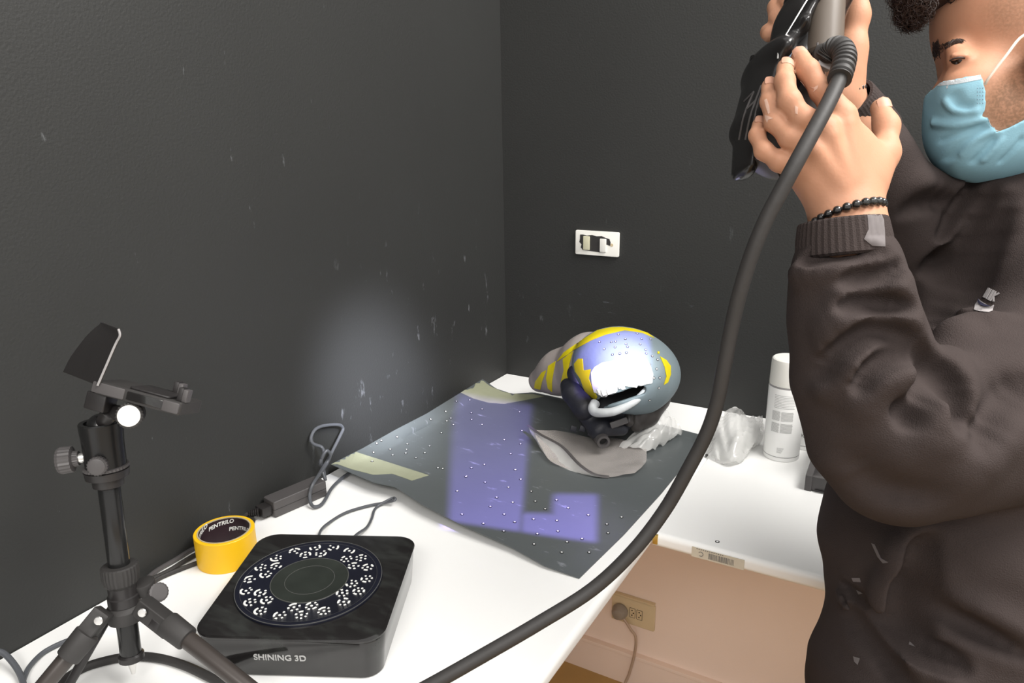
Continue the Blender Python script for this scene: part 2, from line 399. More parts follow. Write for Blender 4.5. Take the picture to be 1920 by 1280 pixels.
class SDF:
    def __init__(s): s.ops = []
    def put(s, kind, k, prim): s.ops.append((kind, k) + prim); return s
    def cone(s, A, B, ra, rb, k=0.01, ax=None, sc=1.0): return s.put('u', k, p_cone(A, B, ra, rb, ax, sc))
    def ell(s, C, r, k=0.01, axes=None): return s.put('u', k, p_ell(C, r, axes))
    def cut(s, prim, k=0.003): return s.put('s', k, prim)
    def clip(s, prim): return s.put('i', 0.0015, prim)
    def chain(s, pts, k=0.008, ax=None, sc=1.0, smooth=0):
        for a, b in zip(pts[:-1], pts[1:]): s.cone(a[0], b[0], a[1], b[1], k, ax, sc)
        return s
    def ev(s, P, ops=None):
        d = np.full(len(P), 1.0)
        for kind, k, f, c, r in (s.ops if ops is None else ops):
            e = f(P)
            if kind == 'u':
                h = np.maximum(k - np.abs(d - e), 0) / k; d = np.minimum(d, e) - h * h * k * 0.25
            elif kind == 's':
                e = -e; h = np.maximum(k - np.abs(d - e), 0) / k; d = np.maximum(d, e) + h * h * k * 0.25
            elif kind == 'd':                      # displacement: e is added
                d = d + e
            else: d = np.maximum(d, e)
        return d
    def mesh(s, name, h, pad=0.01):
        us = [o for o in s.ops if o[0] == 'u']
        lo = np.min([o[3] - o[4] for o in us], 0) - pad; hi = np.max([o[3] + o[4] for o in us], 0) + pad
        B = 16; nb = np.ceil((hi - lo) / (h * B)).astype(int); bs = h * B
        ctr = np.stack(np.meshgrid(*[np.arange(n) for n in nb], indexing='ij'), -1).reshape(-1, 3)
        cw = lo + (ctr + 0.5) * bs; rad = bs * 0.87
        dc = s.ev(cw); g = openvdb.FloatGrid(background=1.0)
        loc = np.stack(np.meshgrid(*[np.arange(B)] * 3, indexing='ij'), -1).reshape(-1, 3) * h
        for i in range(len(cw)):
            if abs(dc[i]) > rad * 1.6 + 0.004:
                if dc[i] < 0:
                    a = ctr[i] * B; g.fill(tuple(int(v) for v in a), tuple(int(v) for v in a + B - 1), -1.0, True)
                continue
            ops = [o for o in s.ops if o[4] > 50 or np.linalg.norm(o[3] - cw[i]) < o[4] * 1.02 + rad * 2.2 + o[1] + 0.02 or o[0] == 'i' or o[0] == 'd']
            v = s.ev(loc + (lo + ctr[i] * bs), ops).reshape(B, B, B).astype(np.float32)
            g.copyFromArray(v, ijk=tuple(int(q) for q in ctr[i] * B))
        pts, quads = g.convertToQuads(0.0)
        pts = np.asarray(pts, float) * h + lo
        me = bpy.data.meshes.new(name); nq = len(quads)
        me.vertices.add(len(pts)); me.vertices.foreach_set('co', pts.astype(np.float32).ravel())
        q = np.asarray(quads, np.int32)[:, ::-1]
        me.loops.add(nq * 4); me.loops.foreach_set('vertex_index', q.ravel())
        me.polygons.add(nq); me.polygons.foreach_set('loop_start', np.arange(0, nq * 4, 4, dtype=np.int32))
        me.update(calc_edges=True); me.validate()
        return me
    def surf(s, x, y, d0=0.45, d1=1.9):
        """distance-field march along the line of sight through (x, y): the near surface point and its depth"""
        d = d0
        for _ in range(120):
            e = s.ev(D(x, y, d)[None])[0]
            if e < 0.0003: return D(x, y, d), d
            d += max(e * 0.6, 0.0004)
            if d > d1: return None, None
        return D(x, y, d), d
def bvh_of(*objs):
    V = []; F = []
    for o in objs:
        me = o.data; b = len(V); mwm = Matrix.Translation(o.location) if o.parent is None else Matrix.Identity(4)
        V += [mwm @ v.co for v in me.vertices]; F += [tuple(i + b for i in p.vertices) for p in me.polygons]
    return BVHTree.FromPolygons(V, F)
def hit(bvh, x, y):
    o = Vector(CAM); r = Vector(nrm(ray(x, y))); p, n, i, d = bvh.ray_cast(o, r)
    if p is None:
        return None, None
    if n.dot(r) > 0: n = -n
    return np.array(p), np.array(n)
def patch(name, bvh, poly, off, thick, m, parent, step=4.0, dref=None, lim=0.03):
    """a thin piece (tape, print, stain) laid on a surface, its outline cast onto it"""
    P = np.array(poly, float); dens = []
    for i in range(len(P)):
        a = P[i]; b = P[(i + 1) % len(P)]; n = max(1, int(np.linalg.norm(b - a) / step))
        dens += [a + (b - a) * t / n for t in range(n)]
    lo = P.min(0); hi = P.max(0); ins = []
    def inside(q):
        c = False
        for i in range(len(P)):
            a = P[i]; b = P[(i + 1) % len(P)]
            if (a[1] > q[1]) != (b[1] > q[1]) and q[0] < (b[0] - a[0]) * (q[1] - a[1]) / (b[1] - a[1]) + a[0]: c = not c
        return c
    D0 = np.array(dens)
    for yy in np.arange(lo[1] + step / 2, hi[1], step):
        for xx in np.arange(lo[0] + step / 2, hi[0], step):
            if inside((xx, yy)) and np.min(((D0 - (xx, yy)) ** 2).sum(1)) > (step * .45) ** 2: ins.append((xx, yy))
    allp = [Vector((float(p[0]), float(p[1]))) for p in list(dens) + ins]; nd = len(dens)
    r = delaunay_2d_cdt(allp, [(i, (i + 1) % nd) for i in range(nd)], [], 1, 1e-6)
    vv, ff = r[0], r[2]
    hits = [hit(bvh, v[0], v[1]) for v in vv]
    ok = [np.dot(h[0] - CAM, CF) for h in hits if h[0] is not None]
    if not ok: print('patch misses', name); return None
    med = float(np.median(ok)) if dref is None else dref; out = []
    for v, h in zip(vv, hits):
        if h[0] is None or abs(np.dot(h[0] - CAM, CF) - med) > max(lim, 0.0) * 4:
            p, n, i, d = bvh.find_nearest(Vector(D(v[0], v[1], med))); p = np.array(p); n = np.array(n)
            if np.dot(n, p - CAM) > 0: n = -n
            out.append((p, n))
        else: out.append(h)
    n = len(out); vs = [p + q * off for p, q in out] + [p + q * (off - thick) for p, q in out]; fs = []; ec = {}
    for f in ff:
        f = tuple(f); fs.append(f); fs.append(tuple(i + n for i in reversed(f)))
        for a, b in zip(f, f[1:] + f[:1]): ec[(a, b)] = 1
    for (a, b) in list(ec):
        if (b, a) not in ec: fs.append((b, a, a + n, b + n))
    return MB().add(vs, fs).build(name, m, parent, 60)
# ---------------------------------------------------------------- the room
def slab(name, x0, x1, y0, y1, z0, z1, m):
    o = MB().box(((x0 + x1) / 2, (y0 + y1) / 2, (z0 + z1) / 2), (x1 - x0, y1 - y0, z1 - z0), bev=0).build(name, m); return tag(o, kind='structure')
slab('floor', -0.12, 4.2, -4.6, 0.12, -0.1, 0.0, M['floor'])
def two_tone_wall(name, x0, x1, y0, y1):
    b = MB().box(((x0 + x1) / 2, (y0 + y1) / 2, (H - 0.02) / 2), (x1 - x0, y1 - y0, H - 0.02), bev=0)
    n = len(b.f); b.box(((x0 + x1) / 2, (y0 + y1) / 2, (H - 0.02 + 2.8) / 2), (x1 - x0, y1 - y0, 2.8 - H + 0.02), bev=0)
    o = b.build(name, [M['beige'], M['wall']])
    for i, p in enumerate(o.data.polygons): p.material_index = 1 if i >= n else 0
    return tag(o, kind='structure')
two_tone_wall('wall_left', -0.12, 0.0, -4.6, 0.12)
two_tone_wall('wall_right', 0.0, 4.2, 0.0, 0.12)
bb = MB().box((2.1, -0.005, 0.046), (4.2, 0.010, 0.092), bev=0.001); bb.box((2.1, -0.008, 0.094), (4.2, 0.016, 0.010), bev=0.002)
tag(bb.build('baseboard_right', M['beige']), kind='structure')
tag(MB().box((0.005, -2.3, 0.046), (0.010, 4.58, 0.092), bev=0.001).build('baseboard_left', M['beige']), kind='structure')

# ---------------------------------------------------------------- the two white tables
def edge_top(poly_fn, name, m, parent): pass
def tabletop(x0, x1, y0, y1, front, parent, th=0.024, r=0.009):
    """slab whose front edge is rounded over; front is 'x' or 'y-'"""
    prof = [(0, 0), (0, -th)]
    b = MB(); n = 8
    arc = [(math.cos(PI / 2 * i / n) * r, math.sin(PI / 2 * i / n) * r) for i in range(n + 1)]
    if front == 'x':
        pr = [(x0, H), (x0, H - th)] + [(x1 - r + c, H - th + r - s) for c, s in reversed(arc)] + [(x1 - r + c, H - r + s) for c, s in arc]
        b.rings([[(p[0], y, p[1]) for p in pr] for y in (y0, y1)])
    else:
        pr = [(y1, H), (y1, H - th)] + [(y0 + r - c, H - th + r - s) for c, s in reversed(arc)] + [(y0 + r - c, H - r + s) for c, s in arc]
        b.rings([[(x, p[0], p[1]) for p in reversed(pr)] for x in (x0, x1)])
    return b.build('tabletop', M['white'], parent)
tl = empty('table', (0.29, -1.0, 0), 'white laminate table along the left wall carrying the turntable, tape roll and dark sheet', 'table')
tabletop(0.0015, 0.588, -2.1, -0.0015, 'x', tl)
for x, y in ((0.06, -0.06), (0.06, -2.0), (0.53, -2.0)):
    MB().box((x, y, (H - 0.024) / 2), (0.045, 0.045, H - 0.024)).build('leg', M['white'], tl)
tr = empty('table', (1.35, -0.3, 0), 'white laminate table along the far wall carrying the spray cans', 'table')
tabletop(0.5895, 2.2, -0.556, -0.0015, 'y-', tr)
for x, y in ((2.14, -0.06), (2.14, -0.50)):
    MB().box((x, y, (H - 0.024) / 2), (0.045, 0.045, H - 0.024)).build('leg', M['white'], tr)
MB().box((1.35, -0.012, H - 0.05), (1.5, 0.020, 0.045)).build('wall_rail', M['white'], tr)
MB().box((0.594, -0.5545, H - 0.010), (0.008, 0.006, 0.016), bev=0.001).build('edge_cap', M['brass'], tr)
# barcode label on the front edge of the far table
xa = 0.652; lb = MB().box((xa + 0.039, -0.5568, H - 0.0128), (0.078, 0.0008, 0.0165), bev=0).build('price_label', M['label'], tr)
bars = MB(); x = xa + 0.026
rr = random.Random(3)
while x < xa + 0.064:
    w = rr.choice((0.0005, 0.0008, 0.0012)); bars.box((x, -0.5574, H - 0.0135), (w, 0.0004, 0.0095), bev=0); x += w + rr.choice((0.0006, 0.0010))
bars.build('barcode', M['ink'], lb)
b = MB()
for i in range(13): b.box((xa + 0.008 + i * 0.0032, -0.5574, H - 0.0060), (0.0018, 0.0004, 0.0012), bev=0)
b.build('label_print', M['ink'], lb); b = MB()
b.tube([(xa + 0.014 + 0.0035 * math.cos(t), -0.5574, H - 0.0135 + 0.0035 * math.sin(t)) for t in np.linspace(-2.2, 2.6, 10)], 0.0005, 6, 2)
b.build('recycling_mark', M['ink'], lb)

def disc_on(P, Z, r0, r1, name, m, parent, th=0.0004, n=18):
    u, w, a = frame(Z); P = np.asarray(P, float)
    if r0 <= 0: return MB().rings([[P + a * z + (u * math.cos(2 * PI * j / n) + w * math.sin(2 * PI * j / n)) * r1 for j in range(n)] for z in (0, th)]).build(name, m, parent)
    return MB().rings([[P + a * z + (u * math.cos(2 * PI * j / n) + w * math.sin(2 * PI * j / n)) * r for j in range(n)] for z, r in ((0, r0), (0, r1), (th, r1), (th, r0))], closed=True).build(name, m, parent)
def marker(P, Z, parent, s=1.0, th=0.0004):
    """round target sticker: black ring with a white centre, one piece"""
    u, w, a = frame(Z); P = np.asarray(P, float); n = 18; b = MB()
    ring = lambda r, z: [P + a * z + (u * math.cos(2 * PI * j / n) + w * math.sin(2 * PI * j / n)) * r for j in range(n)]
    b.rings([ring(.0033 * s, -th), ring(.0033 * s, th * .5)]); k = len(b.f)
    b.rings([ring(.0018 * s, -th), ring(.0018 * s, th)])
    o = b.build('reference_marker', [M['dotk'], M['dotw']], parent)
    for i, p in enumerate(o.data.polygons): p.material_index = 1 if i >= k else 0
    return o
mk = marker(T(1345, 1015, 0.0004), (0, 0, 1), None); tag(mk, 'single round reference marker sticker on the bare white far table', 'sticker'); base_at(mk)

# small nail-like pin at the end of the seam between the tables
o = MB().cyl(T(1325, 853, 0.0), T(1325, 853, 0.005), 0.0022, 0.0028, 12).build('pin', M['blk']); tag(o, 'tiny dark pin at the end of the seam between the two white tables', 'pin'); base_at(o)

# ---------------------------------------------------------------- wall plates
def wp(x, y, off=0.0): return plane(x, y, 1, -off)
sw = empty('light_switch', (0.245, 0.0, 1.12), 'white switch plate smeared with black paint on the far dark wall', 'switch')
A = wp(1122, 455)
c = np.array([0.246, 0, H + 0.349])
MB().prism(rrect(.053, .0275, .003, 4), 0, 0.007, (c[0], -0.0002, c[2]), (1, 0, 0), (0, 0, 1), .0015).build('plate', M['wplas'], sw)
rs = random.Random(5)
blob = [(-.041, .018), (-.034, .0185), (-.024, .0165), (-.012, .0185), (0, .0165), (.012, .0175), (.022, .014), (.031, .012), (.034, .004), (.033, -.003), (.024, -.001), (.013, -.016), (.017, -.018), (.008, -.0195), (-.005, -.0185), (-.02, -.0175), (-.034, -.0165), (-.039, -.011), (-.037, -.004), (-.0425, .001), (-.041, .009)]
MB().prism(blob, 0.0069, 0.0075, (c[0], -0.0002, c[2]), (1, 0, 0), (0, 0, 1)).build('paint_smear', M['blkr'], sw)
for dx, dz, w, mm in ((-.024, 0, .0078, 'ivory'), (.0165, -.003, .0075, 'wplas')):
    MB().prism([(p[0], p[1]) for p in rrect(w, .0155 - abs(dz) * .2, .001, 3)], 0.0075, 0.0105, (c[0] + dx, -0.0002, c[2] + dz), (1, 0, 0), (0, 0, 1), .0008).build('rocker', M[mm], sw)
MB().prism(circ(.0036, 10), 0.0069, 0.0078, (c[0] + .037, -0.0002, c[2] - 0.001), (1, 0, 0), (0, 0, 1)).build('screw', M['cream'], sw)
ol = empty('power_outlet', (0.36, 0.0, 0.22), 'cream triple socket plate low on the beige wall below the tables', 'outlet')
c = np.array([0.362, -0.0002, H - 0.577]); XX, YY = (1, 0, 0), (0, 0, 1)
# prism's Z = X x Y = -y: outwards
MB().prism(rrect(.057, .036, .003, 4), 0, 0.008, c, XX, YY, .0015).build('plate', M['cream'], ol)
MB().box((c[0] - .004, -0.006, c[2] + .041), (.120, .011, .005), bev=.001).build('top_ledge', M['cream'], ol)
for dx in (-.001, .018):
    s = MB().prism(rrect(.0068, .013, .001, 2), 0.0079, 0.0088, c + np.array([dx, 0, 0]), XX, YY).build('socket', M['cream'], ol)
    b = MB()
    fr = rrect(.0072, .0134, .001, 2)
    for (a0, b0) in zip(fr, fr[1:] + fr[:1]):
        b.tube([c + np.array([dx + a0[0], -.0088, a0[1]]), c + np.array([dx + b0[0], -.0088, b0[1]])], .0005, 5, 1)
    for hx, hz in ((-.001, .007), (.003, .0), (-.001, -.007)):
        b.prism(circ(.0018, 10), .0088, .0092, c + np.array([dx + hx, 0, hz]), XX, YY)
    b.build('socket_holes', M['dotk'], s)
pg = empty('plug', (c[0] - .033, -0.0084, c[2] - .004), 'grey beige plug in the leftmost socket of the low outlet', 'plug')
MB().lathe((c[0] - .032, -.0084, c[2] - .002), (0, -1, 0), [(0, .019), (.006, .021), (.018, .018), (.026, .013), (.028, .008)], 24).build('plug_body', mat('grey_beige_plastic', (.27, .23, .19), .5), pg)
MB().tube([(c[0] - .022, -.020, c[2] - .014), (c[0] - .012, -.022, c[2] - .022), (c[0] + .002, -.022, c[2] - .040), plane(1192, 1195, 1, -.02), plane(1190, 1225, 1, -.02), plane(1180, 1262, 1, -.022), plane(1172, 1283, 1, -.03), (0.37, -.05, 0.010), (0.44, -.12, 0.0045), (0.60, -.2, 0.0045)], 0.0036, 10).build('power_cord', mat('beige_cord', (.42, .31, .23), .5), pg)

# ---------------------------------------------------------------- dark sheet with markers
def lerp_poly(P, n):
    P = [np.array(p, float) for p in P]; L = [0]
    for a, b in zip(P[:-1], P[1:]): L.append(L[-1] + np.linalg.norm((b - a)[:2]))
    out = []
    for i in range(n + 1):
        t = L[-1] * i / n; k = max(j for j in range(len(L) - 1) if L[j] <= t + 1e-9); f = (t - L[k]) / (L[k + 1] - L[k]); out.append(P[k] + (P[k + 1] - P[k]) * f)
    return out
NU, NV = 56, 48
eAB = lerp_poly([(905, 710, .030), (865, 735, .026), (800, 775, .024), (740, 806, .024), (680, 840, .024), (620, 870, .026)], NV)
eDC = lerp_poly([(1342, 822, .001), (1312, 842, .001), (1285, 870, .001), (1240, 925, .001), (1170, 1002, .001), (1086, 1084, .0015)], NV)
eAD = lerp_poly([(905, 710, .030), (930, 728, .022), (960, 738, .016), (1000, 735, .012), (1060, 748, .006), (1160, 775, .002), (1281, 806, .001), (1342, 822, .001)], NU)
eBC = lerp_poly([(620, 870, .026), (700, 904, .024), (742, 913, .024), (790, 945, .022), (860, 981, .018), (960, 1026, .011), (1020, 1060, .006), (1086, 1084, .0015)], NU)
G = []
for j in range(NV + 1):
    row = []
    for i in range(NU + 1):
        u, v = i / NU, j / NV
        s = (1 - u) * eAB[j] + u * eDC[j] + (1 - v) * eAD[i] + v * eBC[i] - ((1 - u) * (1 - v) * eAD[0] + u * (1 - v) * eAD[-1] + (1 - u) * v * eBC[0] + u * v * eBC[-1])
        z = s[2]
        ridge = max(0, 1 - min(u / .5, 1)) ** 2
        inner = min(v, 1 - v) * 2
        z = .0012 + (z - .0012) * (1 - .55 * inner * (1 if u > .05 else .5)) if z > .0012 else .0012
        if u < .1: z = z + (.02) * (1 - u / .1) ** 2 * inner
        row.append(T(s[0], s[1], max(z, .001)))
    G.append(row)
sheet = empty('sheet', T(980, 880), 'dark grey sheet dotted with round markers curling up at the left wall, under the helmet', 'sheet')
def grid_mesh(G, th):
    nv = len(G); nu = len(G[0]); b = MB()
    A = [p for r in G for p in r]; n = len(A); vs = A + [p - np.array([0, 0, th]) for p in A]; fs = []
    for j in range(nv - 1):
        for i in range(nu - 1):
            q = (j * nu + i, (j + 1) * nu + i, (j + 1) * nu + i + 1, j * nu + i + 1); fs.append(q); fs.append(tuple(k + n for k in reversed(q)))
    bd = [i for i in range(nu)] + [j * nu + nu - 1 for j in range(1, nv)] + [(nv - 1) * nu + i for i in range(nu - 2, -1, -1)] + [j * nu for j in range(nv - 2, 0, -1)]
    for a, c in zip(bd, bd[1:] + bd[:1]): fs.append((a, c, c + n, a + n))
    return b.add(vs, fs)
for r in G:
    for p in r: p[0] = max(p[0], 0.0035)
sm = grid_mesh(G, 0.0008).build('sheet_panel', M['mat'], sheet, 60)
sb = bvh_of(sm)
patch('tape_strip', sb, [(621, 866), (645, 857), (657, 844), (804, 891), (772, 901), (735, 888), (700, 890), (660, 880)], .0006, .0005, M['ptape'], sheet, 5)
patch('tape_strip', sb, [(864, 736), (902, 711), (919, 724), (944, 735), (972, 739), (1000, 739), (1020, 743), (990, 749), (946, 757), (916, 755), (887, 747)], .0006, .0005, M['ptape'], sheet, 5)
dots = [(780 + a / 3.2, 880 + b / 3.2) for a, b in [(303, 42), (415, 78), (247, 131), (555, 108), (628, 60), (692, 132), (484, 168), (580, 198), (716, 192), (446, 223), (775, 238), (843, 184), (913, 232), (276, 270), (404, 325), (529, 270), (705, 299), (592, 316), (845, 307), (1034, 274), (1145, 329), (1233, 287), (1152, 382), (526, 371), (728, 387), (851, 371), (996, 416), (906, 436), (708, 449), (874, 498), (1039, 498), (597, 3)]]
dots += [(550 + a / 4.267, 650 + b / 4.267) for a, b in [(1303, 437), (1411, 427), (1217, 517), (1510, 500), (1424, 530), (1260, 573), (1228, 595), (1426, 583), (1510, 623), (1281, 624), (1098, 581), (1185, 690), (829, 722), (703, 750), (667, 773), (912, 779), (1090, 795), (775, 821), (906, 823), (900, 852), (1052, 850), (640, 845), (795, 867), (981, 890), (1157, 970), (1195, 975), (1529, 943), (1775, 985), (1740, 857), (1688, 745), (1818, 778), (1829, 672), (1810, 522), (1380, 1040), (1425, 970), (630, 920)]]
for x, y in dots:
    p, n = hit(sb, x, y)
    if p is None: continue
    marker(p + n * (.0012 if (x, y) == dots[-1] else .0006), n, sheet, .85)

# ---------------------------------------------------------------- turntable
tc_ = np.array([0.285, -0.963]); ang = math.radians(26.6); ux = np.array([math.cos(ang), math.sin(ang), 0]); uy = np.array([-math.sin(ang), math.cos(ang), 0]); uz = np.array([0, 0, 1.0])
tt = empty('turntable', (tc_[0], tc_[1], H), 'glossy black square motorised turntable with a patterned round disc on the left table', 'turntable')
O = np.array([tc_[0], tc_[1], H])
def rr3(h, z, r): return [O + ux * p[0] + uy * p[1] + uz * z for p in rrect(h, h, r, 8)]
b = MB(); b.rings([rr3(.103, .0, .022), rr3(.105, .002, .022), rr3(.108, .030, .024), rr3(.110, .050, .026), rr3(.1095, .052, .026), rr3(.107, .0525, .025)]); b.build('base', M['blkg'], tt)
b = MB(); b.rings([rr3(.110, .0526, .026), rr3(.1115, .0535, .027), rr3(.1115, .0555, .027), rr3(.1095, .057, .026), rr3(.106, .0575, .024)]); top = b.build('top_plate', M['blkg'], tt)
dc = T(581, 1088, .0585) - O; O2 = O + np.array([dc[0], dc[1], 0])
R = .0912
b = MB(); prof = [(.0572, R), (.0595, R), (.0604, R - .0015), (.0604, R - .0065), (.0597, R - .0075), (.0597, .002)]
b.lathe(O2, (0, 0, 1), prof, 96); dk = b.build('disc', M['disc'], tt, 50)
def ringb(r, w, z, h=.0005):
    return MB().rings([[O2 + np.array([math.cos(2 * PI * j / 96) * q, math.sin(2 * PI * j / 96) * q, zz]) for j in range(96)] for q, zz in ((r, z - .0004), (r + w, z - .0004), (r + w, z + h), (r, z + h))], closed=True)
ringb(R - .0012, .0007, .0604, .0002).build('disc_rim', M['discw'], tt)
ringb(R - .0070, .0007, .0600, .0002).build('disc_rim', M['discw'], tt)
MB().lathe(O2, (0, 0, 1), [(.0596, .0490), (.0602, .0485), (.0602, .0470), (.0598, .0460), (.0598, .002)], 72).build('centre_pad', mat('rubbed_black_plastic', (.022, .026, .022), .4, var=.5, scale=30), tt)
ringb(.0478, .0007, .0602, .0002).build('centre_ring', M['discw'], tt); ringb(.0305, .0005, .0598, .0002).build('centre_ring', M['discw'], tt)
MK = [(850, 293), (930, 320), (1003, 265), (1047, 310), (1140, 265), (1260, 290), (1238, 350), (1348, 342), (1292, 402), (1397, 412), (1390, 500), (1278, 535), (1330, 592), (1207, 605), (1218, 672), (1070, 740), (977, 702), (845, 712), (900, 770), (738, 772), (592, 740), (640, 660), (592, 603), (485, 590), (515, 675), (512, 503), (632, 467), (595, 415), (712, 403), (710, 345)]
# arc starts and spans in degrees, counter-clockwise as seen from above
rm = random.Random(11)
ARCS = [[(60, 70), (150, 60), (225, 20), (330, 25)], [(20, 75), (120, 30), (170, 40), (225, 20), (290, 45)], [(10, 75), (210, 60), (320, 30)], [(340, 70), (80, 25), (190, 20), (230, 25), (290, 35)], [(350, 80), (160, 20), (235, 55)], [(140, 85), (330, 80)]]
for i, (a, b_) in enumerate(MK):
    p = T(340 + a / 4, 960 + b_ / 4, .0598); b = MB()
    b.prism(circ(.0017, 14), 0, .0004, p)
    if i < len(ARCS): arcs = ARCS[i]
    else:
        arcs = []; t = rm.uniform(90, 220)
        left = t + 360 - 25
        first = rm.choice((110, 80, 130)) if i > 18 else rm.choice((60, 80, 45)); arcs.append((t, first)); t += first + 28
        while t < left - 20:
            s = min(rm.choice((20, 25, 45, 20)), left - t); arcs.append((t, s)); t += s + rm.choice((25, 30, 40))
    for s, w in arcs:
        n = max(3, int(w / 8)); ts = [math.radians(s + w * k / n) for k in range(n + 1)]
        poly = [(math.cos(t) * .0078, math.sin(t) * .0078) for t in ts] + [(math.cos(t) * .0052, math.sin(t) * .0052) for t in reversed(ts)]
        vs = []; m_ = n + 1
        for z in (0, .0004):
            vs += [p + np.array([q[0], q[1], z]) for q in poly]
        fs = []
        for k in range(n):
            q = (k, k + 1, 2 * m_ - 2 - k, 2 * m_ - 1 - k); fs.append(q[::-1]); fs.append(tuple(v + 2 * m_ for v in q))
        for k in range(2 * m_): fs.append((k, (k + 1) % (2 * m_), (k + 1) % (2 * m_) + 2 * m_, k + 2 * m_))
        b.add(vs, fs)
    b.build('coded_marker', M['print'], tt)
text('brand_lettering', 'SHINING 3D', 0.0112, O + ux * -.009 - uy * .1083 + uz * .0285, ux, uz + uy * -.09, mat('silver_lettering', (.42, .42, .41), .4), tt, .0006, .00012)

# ---------------------------------------------------------------- roll of yellow tape
tp = empty('tape_roll', (0.0905 + .004, -0.905, H), 'roll of yellow tape with a dark printed core standing beside the turntable', 'tape')
tO = (T(367, 994, .047) + T(474, 994, .047) + T(420, 968, .047) + T(420, 1018, .047)) / 4; tO[2] = H; tp.location = tO; bpy.context.view_layer.update()
Rt = .0425; Ri = .0355
MB().rings([[tO + np.array([math.cos(2 * PI * j / 72) * r, math.sin(2 * PI * j / 72) * r, z]) for j in range(72)] for r, z in ((Ri + .002, .0), (Rt - .0006, .0), (Rt, .0006), (Rt, .0464), (Rt - .0006, .047), (Ri + .002, .047))], closed=True).build('yellow_winding', M['yel'], tp)
MB().rings([[tO + np.array([math.cos(2 * PI * j / 72) * r, math.sin(2 * PI * j / 72) * r, z]) for j in range(72)] for r, z in ((Ri, .0), (Ri + .0019, .0), (Ri + .0019, .0475), (Ri, .0475))], closed=True).build('card_core', M['card'], tp)
MB().rings([[tO + np.array([math.cos(2 * PI * j / 72) * r, math.sin(2 * PI * j / 72) * r, z]) for j in range(72)] for r, z in ((Ri - .0005, .0006), (Ri - .0001, .0006), (Ri - .0001, .0465), (Ri - .0005, .0465))], closed=True).build('printed_lining', M['plum'], tp)
def bendr(a0, z0, sh):
    def f(co):
        t = a0 - (co[:, 0]) / Ri; z = z0 + co[:, 1] + co[:, 0] * sh; r = Ri - .0006 - co[:, 2]
        return np.stack([tO[0] + np.cos(t) * r, tO[1] + np.sin(t) * r, tO[2] + z], 1)
    return f
def angof(x, y):
    p = T(x, y, .04) - tO; return math.atan2(p[1], p[0])
for (x, y, z0, sh) in ((412, 978, .0395, .12), (434, 986, .0300, .10), (474, 985, .034, .1), (384, 985, .040, .3)):
    a = {412: 2.62, 434: 1.78, 474: 0.80, 384: 3.75}[x]
    text('core_print', 'PENTRILO', .0085, tO, (1, 0, 0), (0, 0, 1), M['print'], tp, .0001, .0002, .2, bend=bendr(a, z0, sh))

# ---------------------------------------------------------------- power adapter, cords
ad = empty('power_adapter', T(560, 940), 'black power adapter brick lying along the left wall with coiled cord', 'adapter')
p0 = T(516, 972); p1 = T(614, 929); dx = nrm(p1 - p0); dy = np.array([-dx[1], dx[0], 0]); dy = dy if dy[0] < 0 else -dy
Lb = np.linalg.norm(p1 - p0); wd = .036
while (p0 + dy * wd)[0] < 0.006: wd -= .001
cb = (p0 + p1) / 2 + dy * wd / 2 + np.array([0, 0, .0145])
MB().box(cb, (Lb, wd, .028), dx, np.cross((0, 0, 1), dx), .0025).build('brick', M['gry'], ad)
MB().box(cb + np.array([0, 0, .0]), (Lb + .0004, wd + .0006, .0012), dx, np.cross((0, 0, 1), dx), .0003).build('seam', M['blk'], ad)
e = p0 + dy * wd / 2 + np.array([0, 0, .014])
b = MB(); b.box(e - dx * .009, (.018, .022, .016), dx, np.cross((0, 0, 1), dx), .002)
pl_ = e - dx * .017; q = pl_ + (T(466, 962, .012) - pl_) * 1.0
for k in range(5):
    t = k / 5; c0 = pl_ + (q - pl_) * t; c1 = pl_ + (q - pl_) * (t + .13); b.cyl(c0, c1, .0078 - .0035 * t, .0074 - .0035 * t, 16)
b.cyl(pl_, q, .0045, .0028, 14); b.build('inlet_plug', M['blk'], ad)
MB().tube([q, T(452, 972, .010), T(440, 968, .004), T(405, 975, .004), T(372, 1012, .004)] and [q, (q + T(448, 970, .006)) / 2, T(446, 966, .0045), (0.022, -.84, H + .0045), (0.020, -.95, H + .0045), (0.022, -.985, H + .0045), T(300, 1078, .0045), T(270, 1092, .0045), T(238, 1110, .0045)], .0035, 10).build('mains_cord', M['blkr'], ad)
def Lw(x, y, off): return plane(x, y, 0, off)
cp = [T(609, 897, .016) + np.array([0, 0, 0]), Lw(604, 880, .022), Lw(603, 860, .030), Lw(612, 845, .035), Lw(619, 852, .034), Lw(612, 870, .03), T(588, 905, .034), T(581, 925, .020), T(583, 944, .008), T(592, 950, .005), T(606, 942, .005), T(622, 915, .006), T(640, 897, .006), T(656, 885, .008), T(667, 872, .010)]
cord2 = [T(610, 900, .014), Lw(606, 878, .020), Lw(600, 868, .028), Lw(607, 850, .03), Lw(603, 838, .022), Lw(588, 832, .015), Lw(583, 822, .011), Lw(590, 806, .009), Lw(606, 798, .009), Lw(634, 796, .010), Lw(643, 803, .011), Lw(638, 816, .014), Lw(625, 842, .018), Lw(618, 856, .022), Lw(606, 876, .032), T(590, 902, .030)] 
MB().tube(cp, .0029, 10).build('low_voltage_cord', M['gcab'], ad)
MB().tube(cord2, .0029, 10).build('low_voltage_cord', M['gcab'], ad)
